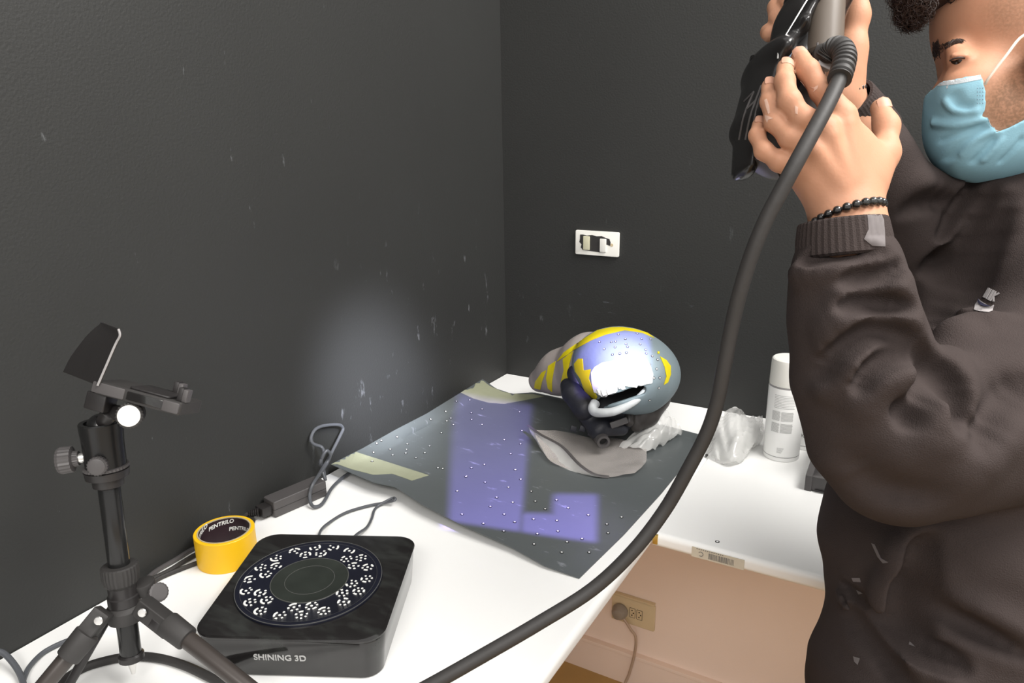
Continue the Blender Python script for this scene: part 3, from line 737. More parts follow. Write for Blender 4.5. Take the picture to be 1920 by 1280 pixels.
# thin grey USB lead looping behind the turntable
us = MB().tube([T(596, 1012, .020), T(603, 992, .012), T(622, 976, .004), T(650, 960, .004), T(690, 948, .004), T(722, 942, .006), T(739, 938, .012), T(741, 934, .014), T(735, 934, .012), T(712, 946, .005), T(702, 956, .003), T(697, 972, .003), T(688, 988, .006), T(671, 1000, .014), T(660, 1010, .020)], .0022, 10).build('usb_cable', M['gcab'])
tag(us, 'thin grey cable looping out from behind the black turntable to under the sheet corner', 'cable'); base_at(us, T(650, 960, 0))
# leads on the table near the tripod
c1 = MB().tube([T(266, 1096, .004), T(290, 1072, .004), T(330, 1048, .004), T(368, 1026, .004), (0.03, -.90, H + .004)], .0042, 10, flat=.7)
o = c1.build('flat_cable', M['gry']); tag(o, 'flat grey lead running along the left wall from the tripod to the yellow tape', 'cable'); base_at(o, T(300, 1068, 0))
c1 = MB().tube([T(274, 1100, .0035), T(300, 1083, .0035), T(340, 1066, .0035), T(378, 1052, .0035)], .0034, 10)
o = c1.build('cable', M['blkr']); tag(o, 'short black cable between the tripod and the base of the yellow tape roll', 'cable'); base_at(o, T(320, 1075, 0))
c1 = MB().tube([T(60, 1330, .0045), T(100, 1290, .0045), T(150, 1255, .0045), T(200, 1238, .0045), T(245, 1231, .0045), T(290, 1232, .0045), T(340, 1245, .0045), T(385, 1265, .0045), T(430, 1290, .0045), T(480, 1325, .0045)], .0052, 12)
o = c1.build('black_cable', M['blkr']); tag(o, 'black cable arching across the white table under the tripod centre post', 'cable'); base_at(o, T(245, 1231, 0))
c1 = MB().tube([(0.010, -1.215, H + .022), T(8, 1225, .018), T(30, 1250, .010), T(42, 1275, .006), T(50, 1310, .0045)], .0035, 10)
o = c1.build('grey_cable', M['gcab']); tag(o, 'grey cable curving off the left wall at the lower left corner', 'cable'); base_at(o, T(30, 1250, 0))
c1 = MB().tube([T(160, 1190, .004), T(128, 1200, .004), T(98, 1213, .004), T(75, 1228, .004), T(52, 1255, .004), T(40, 1290, .004)], .0030, 10)
o = c1.build('thin_cable', M['gcab']); tag(o, 'thin grey cable on the white table behind the left tripod leg', 'cable'); base_at(o, T(60, 1240, 0))

# ---------------------------------------------------------------- tripod with phone clamp
tri = empty('tripod', T(245, 1290), 'black tabletop tripod with ball head and angled phone holder', 'tripod')
ptop = D(190, 805, .80); pbot = D(246, 1228, .848); av = nrm(ptop - pbot)
def ax(t): return pbot + (ptop - pbot) * t       # along the post
def axat(y):                                     # post point at picture height y
    lo_, hi_ = -.2, 1.3
    for _ in range(40):
        m_ = (lo_ + hi_) / 2; p = ax(m_) - CAM; yy = 640 + FPX * (p @ CD) / (p @ CF)
        if yy > y: lo_ = m_
        else: hi_ = m_
    return ax(lo_)
MB().cyl(axat(1232), axat(1130), .0112, None, 28).build('centre_post', M['blkm'], tri)
MB().cyl(axat(1080), axat(895), .0112, None, 28).build('upper_post', M['blkm'], tri)
b = MB().lathe(axat(1236), av, [(0, .006), (.001, .0135), (.007, .0135), (.009, .0115)], 24); b.build('post_end', M['blk'], tri)
b = MB().cyl(axat(1262), axat(1236), .0022, .0055, 14); b.build('hook', M['steel'], tri)
l0 = axat(1096); hh = np.linalg.norm(axat(1058) - l0)
b = MB().lathe(l0, av, [(0, .0150), (.004, .0180), (hh * .5, .0195), (hh * .95, .0192), (hh, .0175), (hh * 1.02, .0125)], 56, 28, -.03); b.build('locking_collar', M['blkr'], tri, 20)
l0 = axat(1130); hh = np.linalg.norm(axat(1096) - l0)
MB().lathe(l0, av, [(0, .0165), (hh * .45, .0165), (hh * .5, .0150), (hh, .0148)], 32).build('hub_sleeve', M['blk'], tri)
MB().lathe(axat(1163), av, [(0, .012), (.002, .0185), (.016, .0200), (.020, .0170), (.022, .014)], 32).build('hub', M['blkr'], tri)
# ball head
l0 = axat(912); 
MB().lathe(l0, av, [(0, .012), (.002, .0155), (.010, .0160), (.012, .0215), (.020, .0225), (.021, .0200), (.0235, .0200)], 40).build('head_base', M['blk'], tri)
b = MB(); l1 = axat(876)
b.lathe(l1 - av * .001, av, [(0, .021), (.0006, .0228), (.0034, .0228), (.004, .021)], 72, 36, -.03); b.build('scale_ring', M['gry'], tri, 20)
hb = np.linalg.norm(axat(793) - l1)
MB().lathe(l1 + av * .002, av, [(0, .0205), (hb * .5, .0205), (hb * .97, .0218), (hb, .0208), (hb * .99, .0165), (hb * .85, .015)], 40).build('ball_housing', M['blkm'], tri)
bc = axat(800); MB().ball(bc, .0145, 20).build('ball', M['blkm'], tri)
st = D(212, 766, .775); MB().cyl(bc, D(208, 770, .778), .0075, .009, 20).build('ball_stem', M['blk'], tri)
k = empty  # no-op alias
def knob(P, dirv, r, L_, m1, cap=None, name='knob', rib=40):
    u = nrm(dirv); b = MB().lathe(P, u, [(0, r * .55), (L_ * .25, r * .6), (L_ * .3, r * .97), (L_ * .85, r), (L_, r * .9)], rib, rib // 2, -.07)
    o = b.build(name, m1, tri, 20)
    if cap: MB().lathe(P + u * L_, u, [(0, r * .8), (.0008, r * .8), (.0012, r * .72)], 28).build('cap', cap, o)
    return o
lw = nrm(-CR * 1.0 + CD * .12 - CF * .25)
P = axat(852) - av * 0 + lw * .018
MB().cyl(P, P + lw * .012, .0055, None, 16).build('knob_shaft', M['steel'], tri)
knob(P + lw * .007, lw, .0145, .020, M['gry'])
fw = nrm(-CF + CR * .22 + CD * .1)
P = axat(862) + fw * .019; knob(P, fw, .0105, .010, M['gry'], M['gry'])
# clamp tilt knob
kc = D(243, 779, .755); fk = nrm(-CF * 1 + CR * .25)
MB().cyl(kc - fk * .030 - CR * .004, kc - fk * .004, .0125, .0125, 24).build('hinge_barrel', M['blk'], tri)
o = knob(kc - fk * .004, fk, .0135, .007, M['blkr'], None, 'tilt_knob', 48)
MB().lathe(kc + fk * .003, fk, [(0, .0108), (.0008, .0108), (.0012, .0100)], 32).build('cap', M['wplas'], o)
MB().cyl(D(213, 772, .785), D(236, 778, .775), .008, .009, 16).build('hinge_arm', M['blk'], tri)
# phone clamp: a bar, an upright plate and two hooks
a0 = D(178, 722, .755); a1 = D(338, 765, .748)
bx = nrm(a1 - a0); byv = nrm(CF - bx * (CF @ bx)); bz = np.cross(bx, byv); bz = bz if bz[2] > 0 else -bz; byv = np.cross(bz, bx)
Lc = np.linalg.norm(a1 - a0); mid = (a0 + a1) / 2
def cbox(s0, s1, w0, w1, z0, z1, m, name, par=tri, bev=.001):
    c_ = a0 + bx * (s0 + s1) / 2 + byv * (w0 + w1) / 2 + bz * (z0 + z1) / 2
    return MB().box(c_, (abs(s1 - s0), abs(w1 - w0), abs(z1 - z0)), bx, byv, bev).build(name, m, par)
cbox(0, Lc, 0, .045, -.008, .005, M['blkr'], 'clamp_bar')
cbox(Lc * .38, Lc * .80, -.0006, .002, -.0055, .003, M['blkg'], 'clamp_window')
cbox(Lc * .36, Lc * .83, .004, .040, .005, .0075, M['blk'], 'clamp_slider')
cbox(Lc * .80, Lc * .985, -.0009, .001, -.0068, .004, M['gry'], 'clamp_end')
cbox(-.002, Lc * .35, -.0009, .001, -.0068, .004, M['gry'], 'clamp_end')
for s, w in ((.74, .034), (.965, .006)):
    cbox(Lc * s - .006, Lc * s - .001, w, w + .010, .005, .019, M['blk'], 'clamp_hook'); cbox(Lc * s - .001, Lc * s + .004, w, w + .010, .005, .018, M['gry'], 'clamp_hook')
# upright plate, curved lip on top
q = [D(182, 722, .752), D(196, 690, .750), D(211, 655, .748), D(218, 640, .747), D(224, 628, .745), D(221, 616, .744)]
q2 = [D(118, 697, .815), D(133, 668, .812), D(160, 632, .808), D(176, 616, .806), D(186, 608, .803), D(189, 604, .801)]
rows = []
for a, c in zip(smooth_path(q, 4), smooth_path(q2, 4)): rows.append([a + (c - a) * t for t in np.linspace(0, 1, 9)])
tn = nrm(np.cross(rows[0][-1] - rows[0][0], rows[-1][0] - rows[0][0]))
b = MB(); nn = len(rows); mm_ = len(rows[0]); A_ = [p for r in rows for p in r]; vs = A_ + [p + tn * .0025 for p in A_]; fs = []
for j in range(nn - 1):
    for i in range(mm_ - 1):
        k_ = (j * mm_ + i, j * mm_ + i + 1, (j + 1) * mm_ + i + 1, (j + 1) * mm_ + i); fs.append(k_); fs.append(tuple(v + nn * mm_ for v in reversed(k_)))
bd = [i for i in range(mm_)] + [j * mm_ + mm_ - 1 for j in range(1, nn)] + [(nn - 1) * mm_ + i for i in range(mm_ - 2, -1, -1)] + [j * mm_ for j in range(nn - 2, 0, -1)]
for a, c in zip(bd, bd[1:] + bd[:1]): fs.append((a, c, c + nn * mm_, a + nn * mm_))
b.add(vs, fs).build('clamp_jaw', M['blk'], tri, 40)
MB().tube([p + tn * .001 - CF * .001 for p in smooth_path(q, 4)], .0012, 6, 1).build('jaw_edge', M['lgry'], tri)
MB().box(D(190, 752, .775), (.022, .022, .018), bx, byv, .001).build('clamp_mount', M['blk'], tri)
# legs
def leg(hinge, knee, foot, bolt=None):
    o = MB().cyl(knee, foot, .0095, .0085, 20).build('leg', M['tleg'], tri)
    u = nrm(foot - hinge); w = nrm(np.cross(u, CF)); 
    b = MB().cyl(knee - u * .004, knee + u * .026, .0135, .0128, 20)
    b.build('leg_collar', M['blkr'], o)
    b = MB().box((hinge + knee) / 2, (np.linalg.norm(knee - hinge) + .012, .019, .021), u, w, .003); b.build('leg_yoke', M['blkr'], o)
    b = MB().box(hinge + u * .022 - w * .0 - CF * .010, (.012, .010, .006), u, w, .0015); b.build('latch', M['blk'], o)
    MB().ball(foot, .011, 12).build('rubber_foot', M['blkr'], o)
    if bolt is not None: MB().lathe(bolt, -CF, [(0, .0046), (.001, .0048), (.002, .004), (.0022, .001)], 18).build('bolt', M['steel'], o)
leg(D(188, 1152, .812), D(160, 1192, .80), T(-10, 1395, .011), D(185, 1163, .795))
leg(D(272, 1142, .812), D(318, 1172, .80), T(600, 1395, .011), D(267, 1148, .795))
MB().cyl(D(268, 1090, .845), D(275, 1110, .85), .012, .012, 20).build('hinge_lug', M['blkr'], tri)
o = MB().cyl(D(205, 1150, .85), T(120, 1300, .006), .0058, .0050, 16).build('leg', M['blk'], tri)
MB().lathe(D(292, 1112, .845), nrm(CR * .6 - CF * .5 - CD * .3), [(0, .008), (.003, .0105), (.009, .011), (.010, .009)], 36, 18, -.05).build('knob', M['gry'], tri, 20)

# ---------------------------------------------------------------- spray cans and grey tray
def can(c, label, s=1.0):
    t = empty('spray_can', c, label, 'spray can'); c = np.asarray(c, float); r = .0325 * s
    MB().lathe(c, (0, 0, 1), [(0, r - .003), (.0006, r - .0005), (.003, r), (.008, r), (.0085, r - .001), (.009, r - .001), (.0095, r), (.138, r), (.141, r - .0004)], 48).build('can_body', M['white'], t)
    MB().lathe(c, (0, 0, 1), [(.0085, r - .0012), (.0086, r + .0002), (.0092, r + .0002), (.0093, r - .0012)], 48).build('bottom_rim', M['lgry'], t)
    MB().lathe(c, (0, 0, 1), [(.141, r - .004), (.1412, r - .0009), (.1440, r - .0007), (.1445, r - .0015)], 48).build('shoulder_ring', M['lgry'], t)
    MB().lathe(c, (0, 0, 1), [(.1446, r - .003), (.1448, r - .0006), (.150, r - .0006), (.189, r - .0018), (.1925, r - .0028), (.1942, r - .005), (.1945, r - .012)], 48).build('cap', M['wplas'], t)
    return t, r
def on_can(c, r, a0, a1, z0, z1, b, n=6):
    c = np.asarray(c, float); vs = []; fs = []
    for i in range(n + 1):
        t = a0 + (a1 - a0) * i / n
        for rr_, z in ((r, z0), (r + .0003, z0), (r + .0003, z1), (r, z1)): vs.append(c + np.array([math.cos(t) * rr_, math.sin(t) * rr_, z]))
    for i in range(n):
        for k in range(4): fs.append((i * 4 + k, i * 4 + (k + 1) % 4, i * 4 + 4 + (k + 1) % 4, i * 4 + 4 + k))
    fs.append((3, 2, 1, 0)); fs.append((n * 4, n * 4 + 1, n * 4 + 2, n * 4 + 3)); b.add(vs, fs)
c1 = T(1464, 853); c1[2] = H
t, r = can(c1, 'tall white spray can standing alone on the far table beside the crumpled plastic bag')
face = math.atan2(CAM[1] - c1[1], CAM[0] - c1[0]) 
b = MB(); rp = random.Random(9)
for i in range(9): on_can(c1, r, face - .62, face + .52 + rp.uniform(-.05, .03), .1290 - i * .0030, .1297 - i * .0030, b)
b.build('warning_text', M['pale_ink'], t); b = MB()
for k_, (z0, n_) in enumerate(((.098, 11), (.075, 11))):
    for i in range(n_):
        on_can(c1, r, face - .70, face - .22 + rp.uniform(-.04, 0), z0 - i * .0017, z0 - i * .0017 + .0007, b); on_can(c1, r, face - .17, face + .50 + rp.uniform(-.04, 0), z0 - i * .0017, z0 - i * .0017 + .0007, b)
b.build('label_table', M['pale_ink'], t); b = MB()
for i in range(5): on_can(c1, r, face - .25, face + .12 - i * .03, .027 - i * .0022, .0276 - i * .0022, b)
b.build('address_text', M['pale_ink'], t)
b = MB()
for i, z in enumerate((.106, .099, .092, .085)): on_can(c1, r, face + 1.10, face + 1.22, z, z + .0045, b)
b.build('bold_print', M['dotk'], t)
MB().tube([c1 + np.array([math.cos(face + .86 + a) * (r + .0002), math.sin(face + .86 + a) * (r + .0002), .122 + z]) for a, z in ((-.08, 0), (0, .007), (.08, 0), (-.08, 0))], .0003, 6, 1).build('warning_triangle', mat('pink_ink', (.7, .3, .28), .6), t)
c2 = T(1512, 833); c2[2] = H
t2, r2 = can(c2, 'white spray can half hidden behind the tall front can and the sleeve')
b = MB(); face2 = math.atan2(CAM[1] - c2[1], CAM[0] - c2[0])
for i in range(6): on_can(c2, r2, face2 - .35, face2 + .6, .112 - i * .012, .1126 - i * .012, b)
b.build('label_print', mat('teal_ink', (.25, .40, .38), .6), t2)
text('label_word', 'Kontax', .010, (0, 0, 0), (1, 0, 0), (0, 0, 1), M['ink'], t2, .0001, bend=lambda co: np.stack([c2[0] + np.cos(face2 + .1 + co[:, 0] / r2) * (r2 + .0002 + co[:, 2]), c2[1] + np.sin(face2 + .1 + co[:, 0] / r2) * (r2 + .0002 + co[:, 2]), H + .030 + co[:, 1]], 1))
ty = empty('tray', (0.86, -.20, H), 'dark grey plastic tray holding a can on the far table beside the raised sleeve', 'tray')
MB().box((.885, -.185, H + .008), (.235, .225, .016), bev=.003).build('tray_base', M['gry'], ty)
sd = MB().prism([(-.115, 0), (.10, 0), (.10, .050), (.03, .050), (-.03, .043), (-.085, .034), (-.115, .028)], -.0055, .0055, (.774, -.185, H), (0, 1, 0), (0, 0, 1), .001); sd.build('side_rail', M['gry'], ty)
MB().box((.885, -.294, H + .015), (.225, .008, .024), bev=.002).build('front_lip', M['gry'], ty)
MB().box((.885, -.300, H + .004), (.20, .002, .002), bev=0).build('front_groove', M['blk'], ty)
MB().box((.885, -.078, H + .022), (.22, .008, .038), bev=.002).build('back_lip', M['gry'], ty)
c3 = np.array([.832, -.222, H + .0162]); can(c3, 'white spray can standing inside the dark grey tray')

# ---------------------------------------------------------------- helmet
hm = empty('helmet', T(1140, 800), 'grey helmet-like shell with yellow strips, white jagged snout and open mouth', 'helmet')
S = SDF(); 
hc = D(1170, 691, 1.47)
S.ell(hc, (.104, .082, .112), .02, [nrm(CR + CD * .25), nrm(CD - CR * .25), CF])
S.ell(D(1190, 703, 1.455), (.078, .056, .095), .03, [CR, CD, CF])
S.cone(D(1153, 742, 1.39), D(1185, 715, 1.43), .030, .062, .03)
S.cut(p_cone(D(1116, 758, 1.368), D(1200, 728, 1.368), .009, .011), .006)
S.cut(p_cone(D(1124, 754, 1.385), D(1200, 728, 1.39), .012, .016), .006)
S.cut(p_cone(D(1135, 752, 1.41), D(1192, 732, 1.42), .016, .022), .006)
S.cut(p_cone(D(1066, 668, 1.42), D(1094, 790, 1.42), .010, .018), .004)
head = link('head_shell', S.mesh('head_shell', .0022), M['shell'], hm)
S2 = SDF()
S2.cone(D(1013, 713, 1.66), D(1052, 698, 1.62), .026, .042, .03); S2.cone(D(1052, 698, 1.62), D(1108, 686, 1.56), .042, .068, .04)
S2.cone(D(1108, 686, 1.56), D(1165, 692, 1.52), .070, .082, .01)
S2.cut(p_cone(D(1075, 690, 1.42), D(1085, 780, 1.42), .012, .02), .004)
tail = link('tail_shell', S2.mesh('tail_shell', .0022), M['shell2'], hm)
hb_ = bvh_of(head, tail)
Z1 = lambda pts: [(960 + a / 5.12, 600 + b / 5.12) for a, b in pts]
def strip(pts, m, name, off=.0012, step=3.0, par=hm): return patch(name, hb_, Z1(pts), off, .001, m, par, step)
strip([(430, 400), (500, 310), (580, 255), (700, 175), (820, 100), (950, 72), (1060, 70), (1180, 88), (1300, 125), (1365, 172), (1250, 122), (1080, 98), (900, 140), (760, 195), (640, 262), (590, 290), (540, 330)], M['yel2'], 'yellow_strip')
strip([(490, 375), (588, 300), (560, 400), (535, 500), (548, 635), (472, 590), (500, 480)], M['yel2'], 'yellow_strip')
strip([(350, 440), (420, 395), (400, 500), (385, 600), (388, 690), (345, 650), (330, 560)], M['yel2'], 'yellow_strip')
strip([(290, 500), (330, 480), (290, 590), (275, 665), (215, 650), (225, 590)], M['yel2'], 'yellow_strip')
strip([(600, 420), (640, 370), (680, 370), (690, 480), (760, 470), (740, 560), (775, 650), (822, 735), (795, 778), (730, 730), (690, 650), (660, 560), (610, 490)], M['yel2'], 'yellow_strip', .0015)
strip([(1420, 350), (1480, 385), (1520, 440), (1522, 520), (1495, 595), (1455, 620), (1480, 540), (1462, 450)], M['yel2'], 'yellow_strip')
strip([(1395, 300), (1415, 305), (1412, 325), (1395, 322)], M['yel2'], 'yellow_dab', .0012, 2)
# white plaster snout with a jagged lower edge, pale lip
strip([(768, 500), (800, 450), (870, 410), (960, 395), (1080, 360), (1180, 335), (1265, 345), (1320, 430), (1350, 520), (1340, 600), (1250, 618), (1240, 640), (1080, 632), (1085, 655), (1060, 665), (1015, 640), (1010, 680), (950, 725), (930, 700), (880, 735), (840, 705), (800, 690), (775, 600)], M['snout'], 'snout', .003)
rt = random.Random(4)
b = MB()
for (a, c_, w) in ((850, 700, .008), (890, 705, .010), (935, 695, .009), (985, 670, .008), (1040, 635, .011), (1100, 600, .014), (1170, 590, .014)):
    p, n = hit(hb_, 960 + a / 5.12, 600 + (c_ - 14) / 5.12)
    if p is None: continue
    b.box(p + n * .002, (w, .006, .012), nrm(CR - CD * .35 + CF * rt.uniform(-.3, .3)), nrm(CF + CR * rt.uniform(-.2, .2)), .0008)
b.build('plaster_teeth', M['snout'], hm)
def onhead(a, c_, back=1.40):
    p, n = hit(hb_, 960 + a / 5.12, 600 + c_ / 5.12); return p if p is not None else D(960 + a / 5.12, 600 + c_ / 5.12, back)
lipp = [D(960 + a / 5.12, 600 + c_ / 5.12, d) for a, c_, d in ((1330, 610, 1.385), (1270, 690, 1.378), (1190, 770, 1.372), (1090, 830, 1.366), (980, 875, 1.362), (880, 888, 1.365), (800, 882, 1.373), (775, 845, 1.382), (800, 795, 1.392))]
MB().tube(lipp, lambda t: .0048 + .0045 * t ** .6, 14).build('lower_lip', M['lip'], hm)
SM = SDF(); SM.cone(D(1140, 748, 1.448), D(1200, 728, 1.462), .034, .040, .01)
link('mouth_shade', SM.mesh('mouth_shade', .004), M['dark'], hm)  # near-black filler: the mouth's shade as a coloured solid
for (a, c_) in [(1088, 182), (1243, 182), (1330, 185), (1022, 138), (1200, 130), (842, 210), (886, 277), (955, 212), (995, 205), (990, 260), (1095, 230), (1110, 255), (1230, 232), (965, 330), (1035, 322), (1098, 312), (1283, 285), (1290, 320), (1345, 345), (1397, 380), (1322, 425), (1388, 468), (1418, 553), (1362, 555), (1410, 650), (1275, 692), (1322, 768), (1157, 802)]:
    p, n = hit(hb_, 960 + a / 5.12, 600 + c_ / 5.12)
    if p is not None: marker(p + n * .0004, n, hm, .75)
# dark pads and the fitting underneath
S4 = SDF(); S4.cone(D(1074, 735, 1.46), D(1096, 765, 1.44), .022, .024, .01); S4.cone(D(1064, 722, 1.47), D(1074, 735, 1.46), .014, .02, .01)
link('side_pad', S4.mesh('side_pad', .0025), M['foam'], hm)
S5 = SDF(); S5.cone(D(1225, 745, 1.48), D(1208, 775, 1.46), .034, .028, .015); S5.cone(D(1208, 775, 1.46), D(1193, 796, 1.45), .028, .014, .01); S5.cone(D(1178, 765, 1.44), D(1180, 790, 1.43), .010, .010, .01)
link('side_pad', S5.mesh('side_pad', .0025), M['brn'], hm)
S6 = SDF(); S6.cone(D(1080, 700, 1.47), D(1100, 780, 1.45), .018, .016, .02); S6.cone(D(1100, 780, 1.45), D(1120, 808, 1.43), .014, .018, .01); S6.cone(D(1110, 770, 1.45), D(1175, 775, 1.45), .022, .02, .01)
S6.cone(D(1130, 800, 1.43), D(1165, 803, 1.44), .018, .014, .01); S6.cone(D(1160, 760, 1.47), D(1185, 790, 1.45), .02, .012, .01)
link('chin_bracket', S6.mesh('chin_bracket', .0025), M['foam'], hm)
MB().box(D(1160, 792, 1.415), (.034, .012, .012), nrm(CR - CD * .35), nrm(CF), .002).build('buckle', M['gry'], hm)
nz0 = D(1122, 812, 1.44); nz1 = D(1132, 829, 1.405); u = nrm(nz1 - nz0)
b = MB(); L_ = np.linalg.norm(nz1 - nz0); b.lathe(nz0, u, [(0, .013), (L_ * .5, .014), (L_ * .6, .0125), (L_, .0125), (L_, .008), (L_ * .7, .007)], 28); b.build('nozzle', M['gry'], hm)
MB().lathe(nz0 + u * L_ * .6, u, [(0, .007), (L_ * .2, .007)], 20).build('nozzle_bore', M['dotk'], hm)
for (x, y, d_) in ((1075, 803, 1.46), (1092, 803, 1.45), (1108, 812, 1.44)):
    MB().box(D(x, y, d_), (.012, .010, .012), nrm(CR + CD * .3), nrm(CF), .002).build('cushion_block', M['foam'], hm)

# ---------------------------------------------------------------- clear plastic
def sheet_poly(name, rings_, m, parent, amp, seed, sub=7, th=.00025):
    """crumpled film from rows of (x, y, height) points"""
    rows = [smooth_path([T(*p) for p in r], sub) for r in rings_]; n = len(rows[0]); cols = [smooth_path([r[i] for r in rows], sub) for i in range(n)]
    rr_ = random.Random(seed); ph = [(rr_.uniform(0, 6.3), rr_.uniform(50, 230), rr_.uniform(-1, 1), rr_.uniform(-1, 1)) for _ in range(10)]
    Gd = []
    for j in range(len(cols[0])):
        row = []
        for i in range(n):
            p = cols[i][j].copy(); w = sum(abs(math.sin(a + f * (c_ * p[0] + s_ * p[1] + .6 * p[2]))) - .63 for a, f, c_, s_ in ph) / 4
            p[2] = max(p[2] + amp * w, H + .0022); row.append(p)
        Gd.append(row)
    return grid_mesh(Gd, th).build(name, m, parent, 40)
pb = empty('plastic_wrap', T(1120, 850), 'clear plastic wrap folded out in front of and beside the helmet', 'plastic wrap')
fr_ = sheet_poly('front_flap', [[(1000, 806, .030), (1055, 808, .014), (1110, 820, .006), (1160, 822, .006), (1212, 840, .012)],
                                [(1008, 826, .024), (1060, 832, .012), (1110, 845, .005), (1160, 850, .006), (1212, 862, .012)],
                                [(1030, 862, .012), (1070, 868, .006), (1110, 876, .004), (1150, 878, .006), (1206, 872, .014)],
                                [(1052, 874, .006), (1090, 886, .004), (1125, 893, .004), (1150, 893, .006), (1190, 886, .010)]], M['film'], pb, .002, 3)
MB().tube([T(990, 797, .034), T(1015, 815, .030), T(1053, 836, .026), T(1086, 870, .018), T(1115, 889, .008), T(1142, 894, .004)], .0035, 8, flat=.4).build('dark_edge_strip', M['gry'], pb)
sheet_poly('standing_flap', [[(990, 797, .034), (1015, 815, .030), (1053, 836, .026), (1086, 870, .018), (1125, 893, .006)],
                             [(994, 808, .026), (1012, 826, .020), (1045, 850, .014), (1078, 876, .010), (1120, 894, .005)],
                             [(1002, 822, .016), (1020, 850, .006), (1036, 866, .004), (1070, 882, .004), (1115, 893, .003)]], M['film2'], pb, .003, 8)
sheet_poly('side_crumple', [[(1222, 770, .060), (1240, 762, .062), (1255, 775, .050), (1268, 792, .030), (1280, 806, .018)],
                            [(1200, 800, .035), (1225, 795, .045), (1245, 800, .040), (1262, 806, .024), (1276, 812, .010)],
                            [(1170, 828, .012), (1205, 822, .028), (1232, 818, .030), (1250, 820, .018), (1262, 822, .008)],
                            [(1160, 838, .005), (1190, 842, .010), (1215, 842, .012), (1232, 838, .008), (1245, 832, .005)]], M['film2'], pb, .010, 12, 10)
ba = empty('plastic_bag', T(1385, 830), 'crumpled clear plastic bag on the far table left of the tall spray can', 'plastic bag')
sheet_poly('bag_film', [[(1330, 790, .045), (1360, 768, .062), (1388, 762, .066), (1402, 785, .055), (1430, 778, .040)],
                        [(1318, 812, .025), (1350, 792, .050), (1385, 790, .060), (1408, 808, .045), (1432, 800, .028)],
                        [(1318, 835, .006), (1345, 822, .030), (1380, 822, .045), (1405, 836, .024), (1428, 826, .010)],
                        [(1326, 852, .003), (1348, 856, .012), (1375, 862, .016), (1398, 856, .010), (1412, 842, .004)],
                        [(1332, 858, .003), (1350, 864, .004), (1372, 868, .004), (1392, 862, .004), (1406, 852, .003)]], M['film2'], ba, .012, 21, 10)
# ---------------------------------------------------------------- scanner in the two hands
sc_ = empty('handheld_scanner', D(1470, 180, .66), 'black handheld scanner held up in both hands and pointed at the helmet', 'scanner')
Z4 = lambda a, b, d: D(1380 + a / 3.765, 60 + b / 3.765, d)
def sdf_part(name, ops, h, m, par): return link(name, ops.mesh(name, h), m, par)
HN = nrm(-CR + CD * .35)                        # the way the scanner looks
s = SDF(); s.cone(D(1572, -110, .675), D(1500, 28, .672), .0085, .0085, .006, CF, 5.5); s.cone(D(1500, 28, .672), D(1472, 78, .670), .0085, .0090, .006, CF, 5.5); s.cone(D(1466, 92, .670), D(1436, 125, .668), .0105, .0125, .008, CF, 4.2)
s.cone(D(1436, 125, .668), D(1406, 235, .665), .0125, .0120, .008, CF, 3.6); s.cone(D(1406, 235, .665), D(1395, 318, .662), .0110, .0085, .008, CF, 3.0)
bz_ = sdf_part('front_bezel', s, .0016, M['blks'], sc_)
s = SDF(); s.cone(D(1575, -90, .672), D(1512, 55, .668), .028, .026, .01, CF, 1.35); s.cone(D(1512, 55, .668), D(1478, 160, .665), .026, .026, .01, CF, 1.3); s.cone(D(1478, 160, .665), D(1446, 255, .662), .026, .020, .01, CF, 1.3)
sdf_part('housing', s, .0016, M['blks'], sc_)
MB().lathe(D(1556, -110, .640), D(1545, 105, .634) - D(1556, -110, .640), [(0, .012), (.001, .014), (.06, .0150), (.098, .0152), (.101, .013)], 32).build('grip_panel', mat('brown_grey_plastic', (.115, .095, .078), .38), sc_)
a_, b_ = D(1521, 175, .645), D(1427, 320, .648); MB().lathe(b_, a_ - b_, [(0, .010), (.0015, .0165), (.010, .0185), (.085, .0205)], 36).build('handle', mat('dark_brown_grey_plastic', (.050, .043, .040), .4), sc_)
MB().tube([D(1528, -25, .625), D(1513, 0, .624), D(1490, 38, .622), D(1466, 78, .621), D(1460, 90, .620), D(1458, 110, .620)], .0007, 6, 3).build('silver_trim', M['steel'], sc_)
MB().box(D(1476, 103, .622), (.012, .0035, .004), nrm(CR + CD * .32), CF, .0006).build('side_button', M['blued'], sc_)
MB().box(D(1545, 122, .616), (.012, .006, .006), nrm(CR + CD * .5), CF, .001).build('cable_clip', M['lgry'], sc_)
MB().tube([D(1533, 80, .618), D(1532, 95, .618), D(1528, 112, .617)], .0009, 6, 3).build('trim_line', M['gry'], sc_)
bzv = bvh_of(bz_)
for pts in ([(1437, 150), (1420, 200), (1408, 260)], [(1428, 160), (1408, 215), (1398, 262)], [(1414, 172), (1396, 215), (1386, 262)], [(1396, 190), (1414, 172)], [(1400, 205), (1418, 188)]):
    MB().tube([(lambda h: h[0] + h[1] * .0002 if h[0] is not None else D(x, y, .63))(hit(bzv, x, y)) for x, y in smooth_path(pts, 4)], .0009, 6, 1).build('vent_rib', M['gry'], sc_)
for i, (x, y, r) in enumerate(((1500, 10, .010), (1406, 240, .010), (1438, 120, .012))):
    p = D(x, y, .668) + HN * .0062; MB().lathe(p, nrm(-CR + CD * .45), [(0, r), (.0040, r), (.0045, r * .8), (.003, r * .7)], 28).build('lens', M['blkg'], sc_)
cab = [D(1547, 112, .614), D(1556, 100, .611), D(1566, 90, .606), D(1578, 92, .600), D(1584, 106, .595), D(1581, 125, .590), D(1574, 148, .583)]
def ribr(t): return .0078 + (.0014 if int(t * 44) % 3 else 0)
MB().tube(cab, ribr, 32, 12).build('strain_relief', M['blkr'], sc_, 35)
